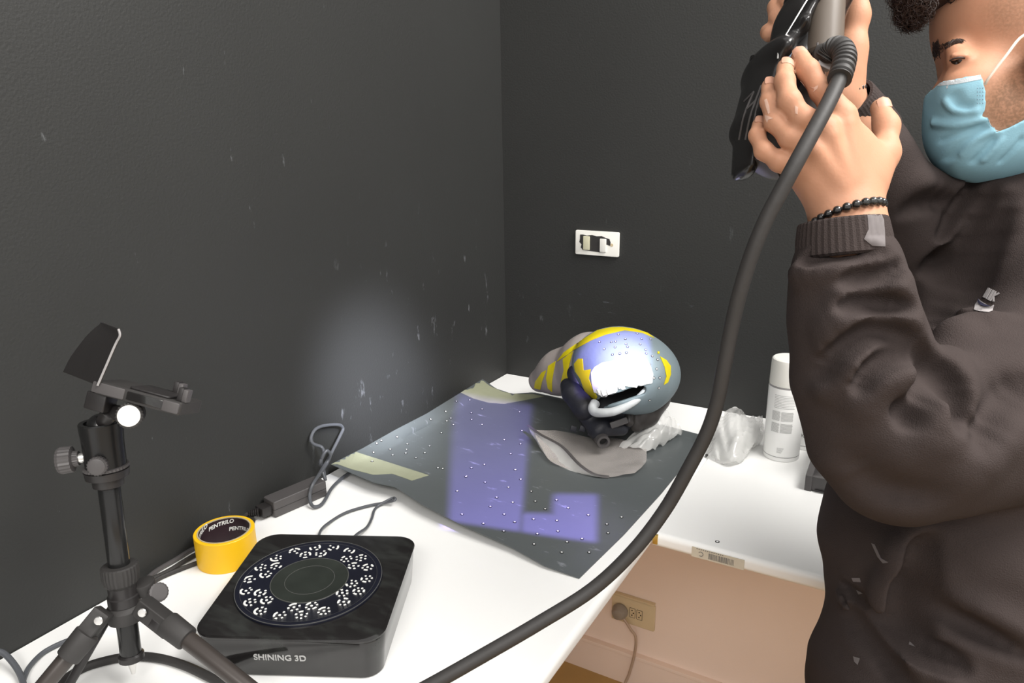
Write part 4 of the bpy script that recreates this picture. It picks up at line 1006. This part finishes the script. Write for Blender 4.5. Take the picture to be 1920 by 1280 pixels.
MB().lathe(D(1541, 108, .622), nrm(D(1566, 92, .606) - D(1541, 108, .622)), [(0, .0095), (.004, .0105), (.010, .0085), (.013, .007)], 24).build('cable_boot', M['blkr'], sc_)
MB().tube([D(1576, 142, .585), D(1566, 166, .579), D(1547, 205, .570), D(1520, 255, .564), D(1490, 310, .562), D(1462, 362, .566), D(1436, 412, .572), D(1410, 475, .58), D(1388, 545, .59), D(1372, 612, .60), D(1358, 685, .61), D(1345, 752, .62), D(1325, 812, .63), D(1290, 880, .64), D(1245, 958, .65), D(1185, 1035, .65), D(1110, 1105, .65), D(1010, 1168, .64), D(910, 1226, .63), D(800, 1288, .62), D(690, 1345, .62)], lambda t: .0060, 16, 6).build('cable', M['blkr'], sc_)

# ---------------------------------------------------------------- the person
ps = empty('person', (0.97, -0.80, 0), 'person in a dark hoodie and blue face mask holding up the scanner with both hands', 'person')
AX = [CR, CD, CF]
def rot_ax(a): 
    c, s_ = math.cos(math.radians(a)), math.sin(math.radians(a)); return [CR * c + CD * s_, CD * c - CR * s_, CF]
HD = .755
def head_ops(S, g=0.0, full=True):
    S.ell(D(1954, 10, HD), (.098 + g, .100 + g, .074 + g), .01, AX)
    S.ell(D(1908, 85, HD), (.064 + g, .092 + g, .062 + g), .03, AX)
    S.ell(D(1880, 30, HD), (.053 + g, .055 + g, .055 + g), .03, AX)
    S.cone(D(1790, 93, HD - .026), D(1790, 93, HD + .026), .0075 + g, .0075 + g, .014)
    S.cone(D(1800, 118, HD), D(1774, 178, HD), .0075 + g, .011 + g, .014)
    S.ell(D(1832, 165, HD - .030), (.032 + g, .030 + g, .024 + g), .022, AX); S.ell(D(1832, 165, HD + .030), (.032 + g, .030 + g, .024 + g), .022, AX)
    S.ell(D(1855, 235, HD), (.054 + g, .050 + g, .050 + g), .03, AX)
    S.cone(D(1808, 275, HD), D(1830, 265, HD), .018 + g, .028 + g, .02)
    S.cone(D(1835, 268, HD - .02), D(1945, 190, HD - .052), .018 + g, .018 + g, .02); S.cone(D(1835, 268, HD + .02), D(1945, 190, HD + .052), .018 + g, .018 + g, .02)
B = SDF(); head_ops(B)
for sgn in (-1, 1):
    pass
    B.cut(p_ell(D(1784, 114, HD + sgn * .042), (.013, .0060, .010), AX), .010)
    B.ell(D(1800, 111, HD + sgn * .0325), (.0106, .0092, .0106), .006, AX)
    B.cone(D(1786, 104, HD + sgn * .0385), D(1812, 105, HD + sgn * .0440), .0016, .0013, .004)      # upper lid fold
    B.cut(p_ell(D(1793, 112, HD + sgn * .0440), (.0070, .0019, .0055), rot_ax(-8)), .0015)           # the nearly closed eye
    B.cone(D(1956, 95, HD + sgn * .074), D(1948, 135, HD + sgn * .072), .014, .009, .006)          # ears
B.cone(D(1950, 215, HD + .005), D(1955, 400, HD + .06), .056, .062, .03)
# near (left) hand
KN = dict(i=(D(1578, 218, .600), .0108), m=(D(1546, 244, .594), .0108), r=(D(1516, 276, .596), .0100), p=(D(1494, 310, .604), .0092))
WR = D(1590, 398, .612)
HX = [nrm(CR + CD * .15), nrm(CD - CR * .15), CF]
F = {'i': [KN['i'], (D(1540, 170, .602), .0086), (D(1515, 132, .608), .0082), (D(1500, 106, .616), .0072)],
     'm': [KN['m'], (D(1504, 222, .592), .0088), (D(1480, 190, .595), .0086), (D(1471, 152, .604), .0074), (D(1472, 126, .614), .0068)],
     'r': [KN['r'], (D(1480, 257, .598), .0082), (D(1453, 228, .604), .0080), (D(1443, 190, .613), .0070), (D(1442, 162, .622), .0064)],
     'p': [KN['p'], (D(1460, 302, .606), .0072), (D(1432, 283, .610), .0070), (D(1419, 254, .616), .0060), (D(1423, 233, .622), .0055)]}
def hand_ops(S):
    for k_, off in (('i', (14, -4)), ('m', (4, 0)), ('r', (-6, 2)), ('p', (-14, 4))):
        kp, kr = KN[k_]; w = WR + CR * off[0] * .00043 + CD * off[1] * .00043
        S.cone(w, kp, .0165, kr, .010)
        S.cone(w + CF * .012, kp + CF * .008, .014, kr * .95, .008)
    S.ell(D(1592, 310, .612), (.027, .034, .014), .016, HX)
    S.cone(D(1604, 352, .614), D(1650, 296, .622), .0160, .0112, .014)
    for k_ in F:
        S.chain(F[k_], .0018)
        S.cone(KN[k_][0], KN[k_][0] + nrm(F[k_][1][0] - KN[k_][0]) * .012 + CF * .001, KN[k_][1] * .9, F[k_][1][1] * 1.02, .006)
        for q, r in F[k_][1:-1]: S.ell(q - CF * .0008, (r * 1.03,) * 3, .004)
    S.chain([(D(1626, 342, .618), .0160), (D(1660, 285, .624), .0100), (D(1662, 236, .632), .0092), (D(1650, 203, .638), .0080)], .009)
hand_ops(B)
# fine modelling: tendons and skin folds at the joints
for k_ in ('i', 'm', 'r'):
    kp, kr = KN[k_]; B.cone(WR + (kp - WR) * .35 - CF * .014, kp - CF * .0095 - (kp - WR) * .12, .0030, .0035, .008)
EL = D(1672, 815, .634)
B.cone(WR, D(1592, 450, .607), .0235, .025, .012, CR, 1.12); B.cone(D(1592, 450, .607), EL, .025, .034, .02)
B.cone(EL, D(2060, 660, .69), .034, .045, .02)
# far (right) hand
FW = D(1573, 180, .712)
B.cone(FW, D(1612, 240, .730), .0185, .022, .012); B.cone(D(1612, 240, .730), D(1700, 440, .835), .024, .028, .012); B.cone(D(1700, 440, .835), D(1890, 430, .92), .028, .04, .012)
B.chain([(FW, .0180), (D(1584, 125, .706), .0160), (D(1596, 90, .702), .0122), (D(1606, 30, .700), .0100), (D(1605, -40, .700), .0096), (D(1592, -80, .695), .0085)], .012)
B.chain([(D(1572, 160, .716), .018), (D(1562, 90, .726), .016), (D(1560, 20, .728), .016), (D(1555, -60, .728), .016)], .014)
B.chain([(D(1576, 110, .718), .012), (D(1579, 55, .712), .0095), (D(1566, 12, .708), .0085), (D(1560, -30, .70), .008)], .008)
FF = {'a': [(D(1552, -70, .738), .012), (D(1505, -60, .738), .0100), (D(1474, -25, .730), .0090), (D(1476, 2, .712), .0082), (D(1482, 12, .702), .0078)],
      'b': [(D(1556, -30, .738), .012), (D(1490, -15, .738), .0100), (D(1456, 14, .728), .0088), (D(1457, 34, .712), .0080), (D(1462, 46, .702), .0076)],
      'c': [(D(1560, 10, .738), .012), (D(1495, 30, .738), .0095), (D(1455, 50, .730), .0082), (D(1441, 60, .716), .0076), (D(1443, 64, .706), .0073)]}
for k_ in FF: B.chain(FF[k_], .0015)
# trunk, shoulders and legs under the clothes
B.cone(D(1950, 400, .815), D(1915, 560, .82), .06, .075, .02, CF, 1.4); B.cone(D(1915, 560, .82), D(1805, 1000, .79), .075, .080, .02, CF, 1.2)
B.cone(D(1805, 1000, .79), D(1790, 1230, .78), .080, .080, .02, CF, 1.2)
B.cone(D(2060, 640, .69), D(1990, 480, .77), .05, .06, .04); B.cone(D(1890, 430, .92), D(1960, 450, .86), .05, .06, .04)
LEGS = [((1.015, -.855, .83), (.975, -.885, .46), (1.020, -.865, .085)), ((.968, -.735, .83), (.935, -.765, .46), (.970, -.725, .085))]
for hp, kn, an in LEGS:
    B.cone(hp, kn, .075, .052, .03); B.cone(kn, an, .050, .034, .02)
    tf = np.array(an) + nrm((-.865, -.50, 0)) * .15; tf[2] = .035; B.cone(np.array(an) - (0, 0, .035), tf, .030, .022, .015)
body = link('body', B.mesh('body', .0018), M['skin'], ps)
bb_ = bvh_of(body)

# nails
def nail(prev, tip, r, side=-CF, w=.0052, l=.0100):
    a = nrm(tip - prev); n = nrm(side - a * np.dot(side, a)); c = tip + n * (r - .0008) + a * r * .15; x = np.cross(a, n); rows = []
    for v in np.linspace(-1, 1, 9):
        ww = w * math.sqrt(max(0, 1 - max(0, v) ** 2.5)) * (1 if v > -.8 else .85) + .0001; row = []
        for u_ in np.linspace(-1, 1, 7):
            d = u_ * ww; drop = r - math.sqrt(max(r * r - d * d, 0)); row.append(c + x * d + a * v * l * .5 - n * (drop * .9 + (max(0, v) ** 2) * .0012))
        rows.append(row)
    return rows
def nail_obj(prev, tip, r, **kw):
    rows = nail(prev, tip, r, **kw); G_ = [[np.array(p) for p in row] for row in rows]; b = MB(); nv, nu = len(G_), len(G_[0]); A_ = [p for q in G_ for p in q]; a = nrm(tip - prev); side = kw.get('side', -CF); n = nrm(side - a * np.dot(side, a))
    vs = [p + n * .0003 for p in A_] + [p - n * .0012 for p in A_]; fs = []; N_ = len(A_)
    for j in range(nv - 1):
        for i in range(nu - 1):
            q = (j * nu + i, j * nu + i + 1, (j + 1) * nu + i + 1, (j + 1) * nu + i); fs.append(q); fs.append(tuple(v + N_ for v in reversed(q)))
    bd = [i for i in range(nu)] + [j * nu + nu - 1 for j in range(1, nv)] + [(nv - 1) * nu + i for i in range(nu - 2, -1, -1)] + [j * nu for j in range(nv - 2, 0, -1)]
    for p, q in zip(bd, bd[1:] + bd[:1]): fs.append((p, q, q + N_, p + N_))
    b.add(vs, fs).build('fingernail', M['nail'], body, 60)
nail_obj(F['i'][-2][0], F['i'][-1][0], .0076, side=-CF - CR * .3)
nail_obj(F['m'][-2][0], F['m'][-1][0], .0076)
nail_obj(F['r'][-2][0], F['r'][-1][0], .0073)
nail_obj(F['p'][-2][0], F['p'][-1][0], .0066, w=.005, l=.009)
nail_obj(D(1664, 238, .632), D(1652, 203, .638), .0090, side=-CF * .5 - CR * .1 - CD, w=.0060, l=.0105)
# dried white dust on the fingers
def bp(name, poly, m, off=.0003, step=2.0, par=body, bvh=None): return patch(name, bvh or bb_, poly, off, .0004, m, par, step)
Z3 = lambda pts: [(1380 + a / 3.765, 60 + b / 3.765) for a, b in pts]
for pts in ([(200, 480), (218, 470), (235, 520), (240, 570), (228, 580), (212, 530)], [(205, 585), (240, 598), (262, 610), (230, 618), (220, 640), (208, 612)], [(415, 520), (438, 530), (435, 580), (420, 575)],
            [(520, 385), (550, 392), (580, 375), (575, 400), (545, 425), (555, 402)], [(455, 345), (470, 360), (485, 400), (476, 408), (460, 375)]):
    bp('dust_mark', Z3(pts), M['dust'])
# eye, brow, lashes
for sgn in (-1, 1):
    e = D(1800, 111, HD + sgn * .0325); o = MB().ball(e, .0094, 20).build('eye', M['eyew'], body)
    g_ = nrm(-CR + CD * .22 + CF * sgn * .85); MB().lathe(e + g_ * .0078, g_, [(0, .0056), (.0014, .0054), (.0024, .003), (.0026, .0006)], 20).build('iris', M['iris'], o)
    MB().tube([D(1781, 114, HD + sgn * .0385), D(1789, 110, HD + sgn * .0422), D(1799, 108, HD + sgn * .0437), D(1809, 109, HD + sgn * .0432)], .0009, 6, 4).build('upper_lashes', M['hair'], body)
def brow():
    rb = random.Random(2); b = MB()
    for i in range(520):
        t = rb.random() ** 1.5; x = 1752 + 42 * t; y = 99 - 26 * t + 5 * t * t + rb.uniform(-1, 1) * (8.5 * (1 - t) + 2.0)
        p, n = hit(bb_, x, y)
        if p is None: continue
        dv = nrm(CR * (.8 if t > .25 else .2) - CD * rb.uniform(.0, .9) * (1 - t) + CD * t * .2 + n * .15); L_ = rb.uniform(.005, .009)
        b.tube([p - n * .0002, p + dv * L_ * .5 + n * .0020, p + dv * L_ + n * .0012], lambda q: .0006 * (1.1 - q), 4, 2)
    o = b.build('eyebrow', M['hair'], body); o['kind'] = 'stuff'
brow()
# hair: curly mass over the forehead
Hs = SDF(); Hs.ell(D(1716, 0, .745), (.013, .024, .024), .01, AX); Hs.ell(D(1768, -42, .75), (.040, .028, .045), .02, AX); Hs.ell(D(1880, -100, .755), (.105, .050, .072), .03, AX); Hs.ell(D(1990, -20, .76), (.075, .09, .077), .03, AX)
Hs.cut(p_ell(D(1900, 60, HD), (.074, .052, .2), AX), .006)
hb2 = link('hair', Hs.mesh('hair', .003), M['hair'], ps)
hbv = bvh_of(hb2); rh = random.Random(6); b = MB()
for i in range(1700):
    c = (D(1716, 0, .745), D(1750, -30, .745), D(1722, 22, .745))[i % 3]
    d = nrm(np.array([rh.gauss(0, 1), rh.gauss(0, 1), rh.gauss(0, 1)])); q, n, k_, ds = hbv.find_nearest(Vector(c + d * .045))
    q = np.array(q); n = nrm(q - c)
    vv_ = (q - CAM); yy = 640 + FPX * (vv_ @ CD) / (vv_ @ CF); xx_ = 960 + FPX * (vv_ @ CR) / (vv_ @ CF)
    if yy > 62 or xx_ > 1748 and yy > 5: continue
    u1, w1, _ = frame(nrm(n + d * .8)); r0 = rh.uniform(.0020, .0042); pts = []; ae = rh.uniform(5, 9); lf = rh.uniform(.3, 1.0); sd = rh.choice((-1, 1))
    for k_ in range(9):
        t = k_ / 8; a = sd * t * ae; pts.append(q + nrm(n) * (t * .009 * lf) + (u1 * math.cos(a) + w1 * math.sin(a)) * r0 + nrm(np.cross(n, u1)) * t * .006 * sd)
    b.tube(pts, lambda t: .00055 * (1.15 - t), 4, 2)
o = b.build('curls', M['hair'], hb2); o['kind'] = 'stuff'

# surgical mask
K = SDF(); head_ops(K, .0035)
K.cone(D(1772, 158, HD), D(1774, 200, HD), .0095, .0125, .010); K.ell(D(1837, 236, HD), (.0450, .0480, .0500), .016, AX); K.ell(D(1880, 285, HD), (.052, .0245, .050), .014, AX); K.ell(D(1935, 285, HD), (.05, .0250, .055), .014, AX)
O_ = D(1840, 200, .705)
def sq(x, y):
    p, d = K.surf(x, y, .6, .9); return (x, y, d if p is not None and d < .752 else .750)
spoly = [(1700, 156, .740), (1742, 154, .740)] + [sq(*q) for q in ((1766, 152), (1790, 148), (1815, 143))] + [(1843, 138, .697), (1849, 165, .697), (1853, 200, .698), (1850, 214, .698), (1858, 217, .698), (1872, 246, .700), (1895, 238, .698), (1925, 222, .696), (1975, 210, .695), (2010, 260, .70), (2020, 390, .755), (1850, 390, .755), (1780, 380, .755), (1690, 230, .755)]
K.clip(p_prism([(float((D(*q) - O_) @ CR), float((D(*q) - O_) @ CD)) for q in spoly], O_, CR, CD))
def onk(pts, depth=.0022, r=.0022):
    P_ = []
    for x, y in pts:
        p, d = K.surf(x, y, .62, .85)
        if p is None: return []
        P_.append(p)
    return smooth_path(P_, 3)
cuts = []
for pts, r in (([(1748, 222), (1790, 224), (1835, 218), (1849, 214)], .0022), ([(1778, 296), (1800, 272), (1822, 255), (1850, 240)], .0036), ([(1828, 300), (1848, 280), (1864, 262)], .0030), ([(1770, 262), (1800, 250), (1840, 236)], .0018), ([(1880, 300), (1900, 280), (1915, 262)], .002), ([(1790, 180), (1800, 196), (1815, 200)], .0035)):
    q = onk(pts)
    if len(q) > 1: cuts.append(p_multi([p_cone(a - CF * r * 2.2, c - CF * r * 2.2, r * .85, r * .85, CF, 3.3) for a, c in zip(q[:-1], q[1:])]))
adds = []
for pts, r in (([(1752, 230), (1790, 233), (1840, 226)], .0022), ([(1800, 285), (1830, 258), (1858, 244)], .0030), ([(1845, 296), (1862, 278), (1872, 262)], .0026), ([(1775, 190), (1790, 205), (1830, 207)], .002)):
    q = onk(pts)
    if len(q) > 1: adds.append(p_multi([p_cone(a + CF * r * .5, c + CF * r * .5, r, r) for a, c in zip(q[:-1], q[1:])]))
for q in adds: K.put('u', .006, q)
for q in cuts: K.cut(q, .005)
# the clip must stay last
clip = [o for o in K.ops if o[0] == 'i']; K.ops = [o for o in K.ops if o[0] != 'i'] + clip
fm = link('face_mask', K.mesh('face_mask', .0015), M['mask'], ps); fm['label'] = 'pale blue pleated surgical face mask'
fb = bvh_of(fm)
bp('top_band', [(1739, 155), (1790, 150), (1842, 140), (1844, 148), (1791, 158), (1739, 163)], M['maskw'], .0003, 3, fm, fb)
bp('edge_band', [(1852, 218), (1858, 219), (1872, 243), (1866, 243), (1856, 226)], M['maskw'], .0003, 2.5, fm, fb)
for i in range(5):
    for j in range(3):
        p, n = hit(fb, 1833 + j * 5, 165 + i * 7)
        if p is not None: MB().ball(p, .0005, 6).build('weld_dot', M['blued'], fm)
MB().tube([D(1847, 158, .694), D(1855, 145, .688), D(1885, 106, .680), D(1920, 66, .676), D(1962, 70, .672)], .0013, 8, 5).build('ear_loop', M['cord'], fm)

# hoodie
Hd = SDF()
Hd.chain([(D(1583, 488, .606), .0372), (D(1588, 530, .606), .0395), (D(1598, 600, .608), .0450), (D(1618, 700, .612), .0515), (D(1660, 800, .618), .0600), (D(1690, 860, .625), .0540)], .02)
Hd.chain([(D(1690, 850, .628), .0560), (D(1760, 812, .640), .0690), (D(1850, 780, .655), .0760), (D(1960, 730, .675), .0800), (D(2080, 640, .70), .0820)], .015)
NEAR = len(Hd.ops)
Hd.chain([(D(1628, 250, .745), .0270), (D(1636, 282, .752), .0320), (D(1655, 340, .775), .039), (D(1702, 440, .835), .050)], .02); Hd.chain([(D(1702, 440, .835), .050), (D(1770, 405, .875), .052), (D(1850, 410, .91), .058), (D(1920, 430, .90), .07)], .02)
Hd.cone(D(1950, 385, .81), D(1935, 450, .82), .070, .092, .03, CF, 1.5); Hd.cone(D(1935, 450, .82), D(1905, 620, .82), .092, .110, .03, CF, 1.4)
Hd.cone(D(1905, 620, .82), D(1840, 820, .80), .110, .120, .03, CF, 1.3); Hd.cone(D(1840, 820, .80), D(1786, 1020, .79), .120, .120, .03, CF, 1.25); Hd.cone(D(1786, 1020, .79), D(1790, 1120, .785), .120, .112, .03, CF, 1.25)
Hd.cone(D(1800, 1130, .785), D(1762, 1305, .775), .108, .126, .03, CF, 1.2)
Hd.cone(D(2080, 640, .70), D(2000, 470, .77), .082, .075, .04)
Hd.ell(D(2010, 330, .79), (.075, .05, .085), .03, AX)                                      # folded hood behind the neck
Hd.ell(D(1885, 384, .785), (.060, .026, .060), .03, AX)
# open wrists: hollow the ends of the sleeves
def fold(pts, r, kind, k=.006, sink=.35):
    if kind == 'u': sink += .08
    P_ = []
    for x, y in pts:
        p, d = Hd.surf(x, y, .5, 1.1)
        if p is not None: P_.append(p)
    P_ = smooth_path(P_, 3) if len(P_) > 1 else []
    dp = [float((q - CAM) @ CF) for q in P_]; segs = []
    for i, (a, c) in enumerate(zip(P_[:-1], P_[1:])):
        if abs(dp[i + 1] - dp[i]) > .012: continue
        t = min(max(i / max(1, len(P_) - 2), .02), .98); tap = .35 + .65 * math.sin(PI * t) ** .7; rr_ = r * tap * 1.8
        if kind == 'u': segs.append(p_cone(a + CF * r * sink, c + CF * r * sink, rr_, rr_))
        else: segs.append(p_cone(a - CF * r * (1.45 + sink) * 1.6, c - CF * r * (1.45 + sink) * 1.6, rr_, rr_, CF, 2.8))
    return [(kind, k * (1.15 if kind == 'u' else .7), p_multi(segs))] if segs else []
FL = []
G_ = lambda pts, r=.0045, k=.012, s_=.2: FL.extend(fold(pts, r, 's', k, s_))
R_ = lambda pts, r=.007, k=.016, s_=.35: FL.extend(fold(pts, r, 'u', k, s_))
G_([(1502, 494), (1545, 477), (1617, 470), (1664, 474)], .005); R_([(1504, 512), (1550, 497), (1610, 490), (1660, 492)], .008)
G_([(1684, 497), (1653, 513), (1617, 517), (1580, 528)], .005); R_([(1690, 530), (1650, 540), (1600, 545)], .008)
G_([(1700, 577), (1667, 570), (1617, 567), (1575, 580)], .0055); R_([(1704, 600), (1665, 592), (1610, 592), (1560, 615)], .009)
G_([(1736, 660), (1689, 628), (1631, 624), (1565, 660), (1530, 705)], .006); R_([(1730, 668), (1690, 648), (1635, 646), (1580, 680), (1555, 725)], .008)
G_([(1736, 676), (1682, 666), (1628, 692), (1603, 730)], .0055); R_([(1725, 700), (1680, 692), (1640, 716), (1622, 760)], .009)
G_([(1740, 668), (1752, 690), (1740, 720), (1705, 770)], .008, .014, -.1)
G_([(1694, 760), (1700, 778), (1706, 795)], .007, .008, 0)
G_([(1763, 682), (1774, 712), (1770, 726)], .008, .012, 0); R_([(1780, 672), (1792, 705), (1800, 740)], .008)
G_([(1784, 712), (1794, 760), (1788, 795)], .006, .012, 0); R_([(1758, 730), (1770, 780), (1755, 830)], .008)
R_([(1811, 880), (1840, 835), (1869, 791)], .010, .03, .5); R_([(1750, 655), (1800, 622), (1870, 605)], .008, .02, .4)
G_([(1830, 820), (1870, 760), (1915, 720)], .006, .03, .1); G_([(1600, 860), (1660, 915), (1740, 935)], .006, .03, .3)
G_([(1809, 345), (1768, 439), (1743, 504), (1722, 600)], .006); G_([(1854, 350), (1806, 448), (1768, 528), (1742, 605)], .006); G_([(1886, 373), (1830, 480), (1796, 560), (1786, 618)], .006)
R_([(1830, 352), (1786, 445), (1756, 520), (1732, 600)], .008); R_([(1870, 362), (1820, 465), (1784, 545), (1765, 615)], .008); R_([(1905, 400), (1860, 480), (1815, 580)], .008)
G_([(1742, 1004), (1722, 1035), (1714, 1086), (1696, 1115), (1692, 1172), (1709, 1204), (1782, 1236), (1798, 1256)], .010, .006, -.05)
R_([(1724, 1000), (1702, 1040), (1692, 1088), (1676, 1115), (1672, 1175), (1692, 1220), (1770, 1256), (1788, 1272)], .009, .022, .25)
G_([(1584, 1133), (1606, 1179), (1649, 1232), (1686, 1277)], .007); G_([(1574, 1092), (1606, 1124), (1659, 1168), (1682, 1196)], .006)
R_([(1590, 1115), (1625, 1160), (1670, 1205), (1720, 1250)], .009)
R_([(1800, 1150), (1860, 1180), (1930, 1215)], .008, .02, .4); G_([(1740, 1130), (1800, 1165), (1870, 1200), (1930, 1230)], .006, .02, .2)
R_([(1730, 345), (1760, 350), (1790, 352)], .008, .02, .4); G_([(1690, 400), (1730, 380), (1770, 378)], .006, .015, .2)
for kind in 'us':
    for kd, k, prim in FL:
        if kd == kind: Hd.put(kind, k, prim)
def wob(P): return .0012 * (np.sin(P[:, 0] * 43 + 3 * np.sin(P[:, 2] * 31)) * np.sin(P[:, 2] * 52 + P[:, 1] * 37 + 1.3))
Hd.ops.append(('d', .001, wob, np.zeros(3), 99.0))
Hd.cut(p_cone(D(1578, 380, .605), D(1584, 455, .605), .0305, .0300), .003); Hd.cut(p_cone(D(1598, 175, .715), D(1628, 245, .74), .0270, .0265), .003)
hd = link('hoodie', Hd.mesh('hoodie', .0028), M['hood'], ps); hd['label'] = 'brown black fleece hoodie dusted with white smears'
hv = bvh_of(hd)
# ribbed cuffs
def cuff(A, Bp, r0, r1, inner):
    u, w, a = frame(Bp - A); L_ = np.linalg.norm(Bp - A); n = 88; R_s = []
    prof = [(0, inner), (0, r0 - .001), (.0015, r0), (L_ * .5, (r0 + r1) / 2 + .0006), (L_ - .002, r1), (L_, r1 - .003), (L_, inner)]
    for h, r in prof: R_s.append([A + a * h + (u * math.cos(2 * PI * j / n) + w * math.sin(2 * PI * j / n)) * (r - ((.0007 if inner > .025 else .0004) if j % 2 and r > inner else 0)) for j in range(n)])
    return MB().rings(R_s, closed=True).build('ribbed_cuff', M['hood'], hd, 15)
cuff(D(1579, 414, .605), D(1583, 482, .6055), .0345, .0376, .0300); cuff(D(1590, 184, .716), D(1632, 254, .746), .0245, .0310, .0205)
cv = bvh_of(hd, *[o for o in hd.children])
bp('plaster_smear', [(1626, 402), (1650, 396), (1657, 412), (1660, 462), (1635, 460), (1620, 448), (1628, 430)], M['hoodd'], .0004, 3, hd, cv)
for pts in ([(1634, 1018), (1640, 1020), (1652, 1046), (1666, 1054), (1656, 1056), (1646, 1044)], [(1597, 1083), (1612, 1083), (1614, 1091), (1600, 1090)], [(1606, 1106), (1618, 1112), (1610, 1114)], [(1600, 1230), (1612, 1234), (1608, 1246), (1602, 1240)], [(1706, 1202), (1716, 1212), (1704, 1208)]):
    bp('plaster_smear', pts, M['hoodd'], .0004, 2.5, hd, cv)
# embroidered logo: letters over a swoosh on a pale patch
p0_, n0_ = hit(hv, 1853, 565)
Z5 = lambda pts: [(1640 + a / 3.368, 320 + b / 3.368) for a, b in pts]
lgm = mat('pale_embroidery', (.30, .28, .28), .8)
lg = bp('logo_patch', Z5([(660, 812), (690, 835), (735, 862), (755, 850), (745, 885), (720, 895), (660, 890), (628, 878), (635, 850)]), lgm, .0008, 2.0, hd, hv)
def letter(segs, w=7):
    for a, c in segs:
        a = np.array(a, float); c = np.array(c, float); d = nrm(c - a); q = np.array([-d[1], d[0]]) * w
        bp('logo_letter', Z5([a + q, c + q, c - q, a - q]), lgm, .0012, 1.5, hd, hv)
nx = np.array([.86, .42]); ny = np.array([-.50, .86])       # along the word, down the letters
def gp(u_, v_): return np.array([727, 742]) + nx * u_ + ny * v_
letter([(gp(0, 70), gp(0, 0)), (gp(0, 0), gp(16, 70)), (gp(16, 70), gp(16, 0))], 5)
letter([(gp(34, 0), gp(34, 72))], 6)
letter([(gp(50, 0), gp(50, 72)), (gp(52, 36), gp(76, 2)), (gp(52, 34), gp(72, 68))], 5)
bp('logo_swoosh', Z5([(660, 812), (672, 830), (700, 848), (738, 862), (700, 862), (675, 856), (664, 842), (658, 826)]), mat('navy_thread', (.02, .02, .05), .8), .0016, 1.8, hd, hv)
# bead bracelets
def bracelet(c, a, r, rb, n, name='bracelet'):
    u, w, a = frame(a); b = MB()
    for j in range(n): b.ball(c + (u * math.cos(2 * PI * j / n) + w * math.sin(2 * PI * j / n)) * r, rb, 10)
    b.tube([c + (u * math.cos(2 * PI * j / 24) + w * math.sin(2 * PI * j / 24)) * r for j in range(24)], .0015, 6, 1, True)
    return b.build(name, M['blkg'], ps)
bracelet(D(1588, 404, .607), nrm(CD - CF * .2 + CR * .22), .0275, .0036, 24)
bracelet(D(1582, 184, .714), nrm(CD + CR * .5), .0195, .0026, 22)
# trousers and shoes
Tr = SDF()
Tr.cone(D(1800, 1200, .785), D(1775, 1340, .772), .092, .108, .03, CF, 1.2)
for hp, kn, an in LEGS:
    Tr.cone(np.array(hp) + (0, 0, -.02), kn, .090, .072, .03); Tr.cone(kn, np.array(an) + (0, 0, .01), .074, .058, .03)
tr_ = link('trousers', Tr.mesh('trousers', .004), M['trou'], ps)
for hp, kn, an in LEGS:
    fwd = nrm((-.865, -.50, 0)); a = np.array(an); sh = SDF(); sh.cone(a + (0, 0, -.035), np.array([*(a + fwd * .13)[:2], .042]), .044, .036, .02); sh.cone(a + (0, 0, .01), a + (0, 0, -.035), .045, .046, .02); sh.cone(np.array([*(a - fwd * .03)[:2], .04]), np.array([*a[:2], .04]), .036, .04, .02)
    sh.put('i', .001, (lambda P: .001 - P[:, 2], np.zeros(3), 99.0)); link('shoe', sh.mesh('shoe', .004), M['shoe'], ps)
